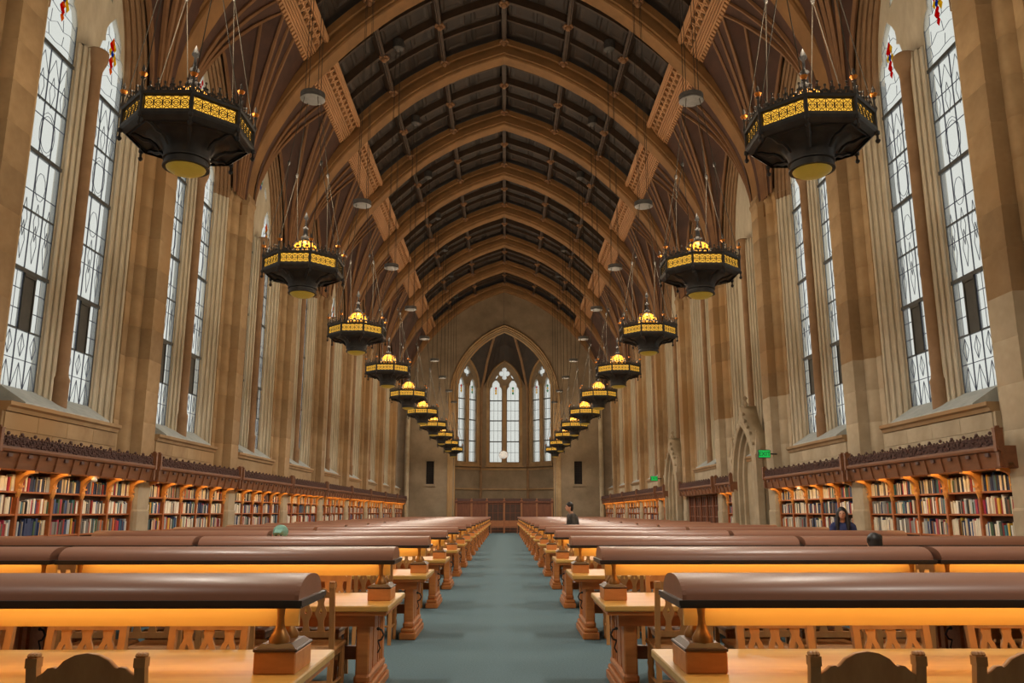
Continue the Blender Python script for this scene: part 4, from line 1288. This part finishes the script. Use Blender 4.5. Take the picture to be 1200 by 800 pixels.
    for z, r in ((z1 - .01, .235), (z1 + .17, .247)): ri.tube([(r * math.cos(2 * PI * k / 16), r * math.sin(2 * PI * k / 16), z) for k in range(16)], .012, 4, closed=True)
    obj('lantern_ribs', ri.mesh('lantern_ribs', 'iron_grey', 60), la)
    spi = MB().lathe([(.09, z1 + .32), (.1, z1 + .36), (.07, z1 + .38), (.065, z1 + .44), (.085, z1 + .46), (.045, z1 + .5), (.035, z1 + .62), (.06, z1 + .64), (.02, z1 + .68), (.015, z1 + .8), (.045, z1 + .83), (.045, z1 + .85), (.002, z1 + .96)], 8)
    obj('spire', spi.mesh('spire', 'iron', 50), root)
    fl_ = MB().loft([octa(RB - .05, z1 - .06), octa(.22, z1 - .06), octa(.22, z1 - .04), octa(RB - .05, z1 - .04)], True)
    obj('deck', fl_.mesh('deck', 'iron'), root)
    # cables: corners pair up to four knots, then to the collar and the ceiling
    zk, zcollar = 2.5, 3.98
    cc = octa(RB + .0, z1)
    for q in range(4):
        ka = R(45 + 90 * q)
        kn = (.42 * math.cos(ka), .42 * math.sin(ka), zk)
        co = (.17 * math.cos(ka), .17 * math.sin(ka), zcollar)
        a_ = cc[(2 * q) % 8], cc[(2 * q + 1) % 8]
        cb = MB()
        for p in a_: cb.tube([p, kn], .0065, 4)
        cb.tube([kn, co], .0065, 4)
        cb.tube([co, (co[0] * .6, co[1] * .6, 12.0)], .0065, 4)
        c_ = obj('cable', cb.mesh('cable', 'cable'), root)
        obj('knot', MB().ball(kn, .03, 6, 4, (1, 1, 1.8)).mesh('knot', 'iron_grey'), c_)
    col = MB().lathe([(.16, zcollar - .06), (.235, zcollar - .05), (.24, zcollar - .02), (.225, zcollar), (.235, zcollar + .04), (.235, zcollar + .07), (.16, zcollar + .08)], 16)
    obj('collar', col.mesh('collar', 'iron_grey', 40), root)
    obj('ceiling_rose', MB().lathe([(.12, 11.75), (.2, 11.8), (.2, 12.1)], 10).mesh('ceiling_rose', 'iron_grey', 40), root)
    return root
ch = make_chandelier()
CH_Y = [BAYS[1]] + BAYS[2:]
firstc = True
for side in (-1, 1):
    for y in CH_Y:
        c = ch if firstc else copy_tree(ch)
        firstc = False
        c.location = (side * 3.64, y, 5.32)
        c['label'] = 'black iron chandelier with gold band, %s from the apse, %s' % (ORD[len(BAYS) - 1 - BAYS.index(y)], 'doorway side' if side > 0 else 'side without doorways')
        c['category'] = 'chandelier'
        c['group'] = 'chandeliers in the row on the %s' % ('doorway side' if side > 0 else 'side without doorways')
        ld = bpy.data.lights.new('deck_uplight', 'AREA'); ld.shape = 'DISK'; ld.size = 1.1; ld.energy = UP_W; ld.color = (1.0, .80, .56)
        lo = bpy.data.objects.new('deck_uplight', ld); COL.objects.link(lo); lo.parent = c
        lo.location = (0, 0, .82); lo.rotation_euler = (PI, 0, 0)
        ld = bpy.data.lights.new('wall_fill_light', 'POINT'); ld.energy = WALL_FILL_W; ld.shadow_soft_size = .2; ld.color = (1.0, .80, .56)  # added fill in open air over the spire, to light the walls
        lo = bpy.data.objects.new('wall_fill_light', ld); COL.objects.link(lo); lo.parent = c
        lo.location = (0, 0, 2.0)
        ld = bpy.data.lights.new('bowl_downlight', 'AREA'); ld.shape = 'DISK'; ld.size = .4; ld.energy = DOWN_W; ld.color = (1.0, .92, .80)
        lo = bpy.data.objects.new('bowl_downlight', ld); COL.objects.link(lo); lo.parent = c
        lo.location = (0, 0, -.02)

# ------------------------------------------------------------------ people
def solid(caps, balls, vox, m, name):
    """one continuous surface from tapered limbs and rounded masses"""
    mb = MB()
    for a, b, ra, rb in caps:
        a, b = Vector(a), Vector(b)
        mb.tube([a, a.lerp(b, .33), a.lerp(b, .66), b], [ra, ra + (rb - ra) * .33, ra + (rb - ra) * .66, rb], 10)
        mb.ball(a, ra, 10, 6); mb.ball(b, rb, 10, 6)
    for c, r, sc in balls: mb.ball(c, r, 14, 10, sc)
    me = mb.mesh(name, m)
    t = bpy.data.objects.new('t', me); COL.objects.link(t)
    rm = t.modifiers.new('r', 'REMESH'); rm.mode = 'VOXEL'; rm.voxel_size = vox
    sm = t.modifiers.new('s', 'SMOOTH'); sm.factor = .5; sm.iterations = 4
    out = bpy.data.meshes.new_from_object(t.evaluated_get(bpy.context.evaluated_depsgraph_get()))
    bpy.data.objects.remove(t)
    out.name = name
    out.materials.clear(); out.materials.append(M[m])
    out.shade_smooth()
    return out
def person(loc, rz, seated, top, label, hair_long=False, cap=False, stoop=0.0, arms=None, scale=1.0):
    """faces local -y"""
    root = empty('person', loc, rz, label=label, category='person')
    hip = .47 if seated else .92
    sh = hip + .50
    yb = -stoop * .3
    head = Vector((0, yb - .03 - stoop * .12, sh + .215))
    neck = Vector((0, yb, sh + .05))
    arms = arms or {s: ((s * .23, -.05 + yb * .5, sh - .24 if seated else sh - .28), (s * .16, -.30 + yb, sh - .16 if seated else sh - .30)) for s in (-1, 1)}
    caps, balls = [], []
    caps += [((0, 0, hip), (0, yb * .6, sh - .12), .135, .14), ((-.15, yb, sh - .03), (.15, yb, sh - .03), .065, .065), (neck, head - Vector((0, -.01, .08)), .055, .05)]
    legs = []
    for s in (-1, 1):
        if seated: legs += [((s * .09, 0, hip), (s * .11, -.42, hip + .02), .085, .06), ((s * .11, -.42, hip + .02), (s * .11, -.40, .1), .058, .042), ((s * .11, -.38, .05), (s * .11, -.52, .04), .042, .034)]
        else: legs += [((s * .09, 0, hip), (s * .1, -.01, .5), .085, .058), ((s * .1, -.01, .5), (s * .1, .02, .1), .058, .042), ((s * .1, .04, .05), (s * .1, -.13, .04), .042, .034)]
    am = []
    fing = []
    for s in (-1, 1):
        e, w = Vector(arms[s][0]), Vector(arms[s][1])
        am += [((s * .19, yb, sh - .04), e, .05, .042), (e, w, .042, .03)]
        d = (w - e).normalized()
        side_v = d.cross(Vector((0, 0, 1))).normalized()
        palm = w + d * .05
        fing.append((w, palm + d * .03, .03, .033))
        for k, l in enumerate((.065, .075, .07, .055)):
            b0 = palm + d * .04 + side_v * (-.027 + .018 * k)
            b1 = b0 + d * l * .55 + Vector((0, 0, -.01))
            fing += [(b0, b1, .0095, .009), (b1, b1 + d * l * .4 + Vector((0, 0, -.025)), .009, .008)]
        tb = palm - side_v * .03 * s
        fing += [(tb, tb - side_v * .03 * s + d * .03, .011, .009)]
    balls += [(head, .095, (.82, .98, 1.18)), (head + Vector((0, -.03, -.05)), .07, (.8, .9, .9)), (head + Vector((0, -.098, -.01)), .017, (.8, 1.1, 1.5)),
              (head + Vector((-.079, .005, -.005)), .022, (.5, .9, 1.4)), (head + Vector((.079, .005, -.005)), .022, (.5, .9, 1.4))]
    body = obj('body', solid(caps + legs + am + fing, balls, .011, 'skin', 'body'), root)
    g = .02
    cl = [(a, b, ra + g, rb + g) for a, b, ra, rb in caps[:2]] + [(a, b, ra + g * .8, rb + g) for a, b, ra, rb in am]
    cl[0] = ((0, 0, hip - .02), (0, yb * .6, sh - .12), .155, .16)
    obj('jacket', solid(cl, [], .014, top, 'jacket'), root)
    obj('trousers', solid([(a, b, ra + .014, rb + .018) for i, (a, b, ra, rb) in enumerate(legs) if i % 3 < 2], [], .014, 'black_cloth', 'trousers'), root)
    obj('shoes', solid([(a, b, ra + .008, rb + .008) for i, (a, b, ra, rb) in enumerate(legs) if i % 3 == 2], [], .012, 'black_cloth', 'shoes'), root)
    hc, hb = [], []
    if hair_long:
        hb = [(head + Vector((0, .025, .03)), .108, (.9, .98, 1.08)), (head + Vector((0, .07, -.06)), .09, (1.05, .7, 1.3))]
        for s in (-1, 1):
            hc += [(head + Vector((s * .085, -.01, .02)), head + Vector((s * .105, -.03, -.2)), .032, .045), (head + Vector((s * .105, -.03, -.2)), head + Vector((s * .1, -.06, -.36)), .045, .025)]
        hc += [(head + Vector((0, .09, -.05)), head + Vector((0, .12, -.34)), .08, .06)]
    else:
        hb = [(head + Vector((0, .02, .035)), .106, (.88, .96, 1.02)), (head + Vector((0, .055, -.02)), .09, (1.0, .72, 1.15))]
        hb += [(head + Vector((math.sin(k * 2.4) * .062, .02 + math.cos(k * 2.4) * .06, .045 + .035 * ((k * 7) % 5) / 4)), .03 + .006 * (k % 3), (1, 1, 1)) for k in range(14)]
    obj('hair', solid(hc, hb, .011, 'hair', 'hair'), root)
    if cap:
        cp = [(head + Vector((0, .01, .055)), .115, (.9, .98, .85))]
        brim = [(head + Vector((-.04, -.09, .07)), head + Vector((-.035, -.17, .045)), .02, .012), (head + Vector((.04, -.09, .07)), head + Vector((.035, -.17, .045)), .02, .012), (head + Vector((0, -.09, .07)), head + Vector((0, -.185, .045)), .022, .012)]
        obj('cap', solid(brim, cp, .011, 'cap', 'cap'), root)
    e = MB()
    for s in (-1, 1): e.ball(head + Vector((s * .032, -.083, .012)), .011, 8, 5, (1.3, .6, .7))
    obj('eyes', e.mesh('eyes', 'eye', 60), root)
    obj('mouth', MB().ball(head + Vector((0, -.089, -.058)), .02, 8, 5, (1.1, .45, .35)).mesh('mouth', 'lip', 60), root)
    root.scale = (scale,) * 3
    return root
person((6.3, 15.45, 0), R(-20), False, 'navy', 'person with long dark hair in a navy jacket standing by the bookcase', hair_long=True, stoop=.2, scale=.90)
person((4.57, rows[2] - .72, 0), PI, True, 'teal_cloth', 'person with short dark hair seated at a table, facing the apse', stoop=.25, scale=.95)
person((-2.96, rows[2] + .74, 0), 0, True, 'grey_cloth', 'person in a mint green cap seated bent over a reading table', cap=True, stoop=.5, scale=1.0)
person((1.93, 22.4, 0), R(-75), False, 'black_cloth', 'person with dark hair in a dark jacket standing among the reading tables', stoop=.3, scale=1.0)
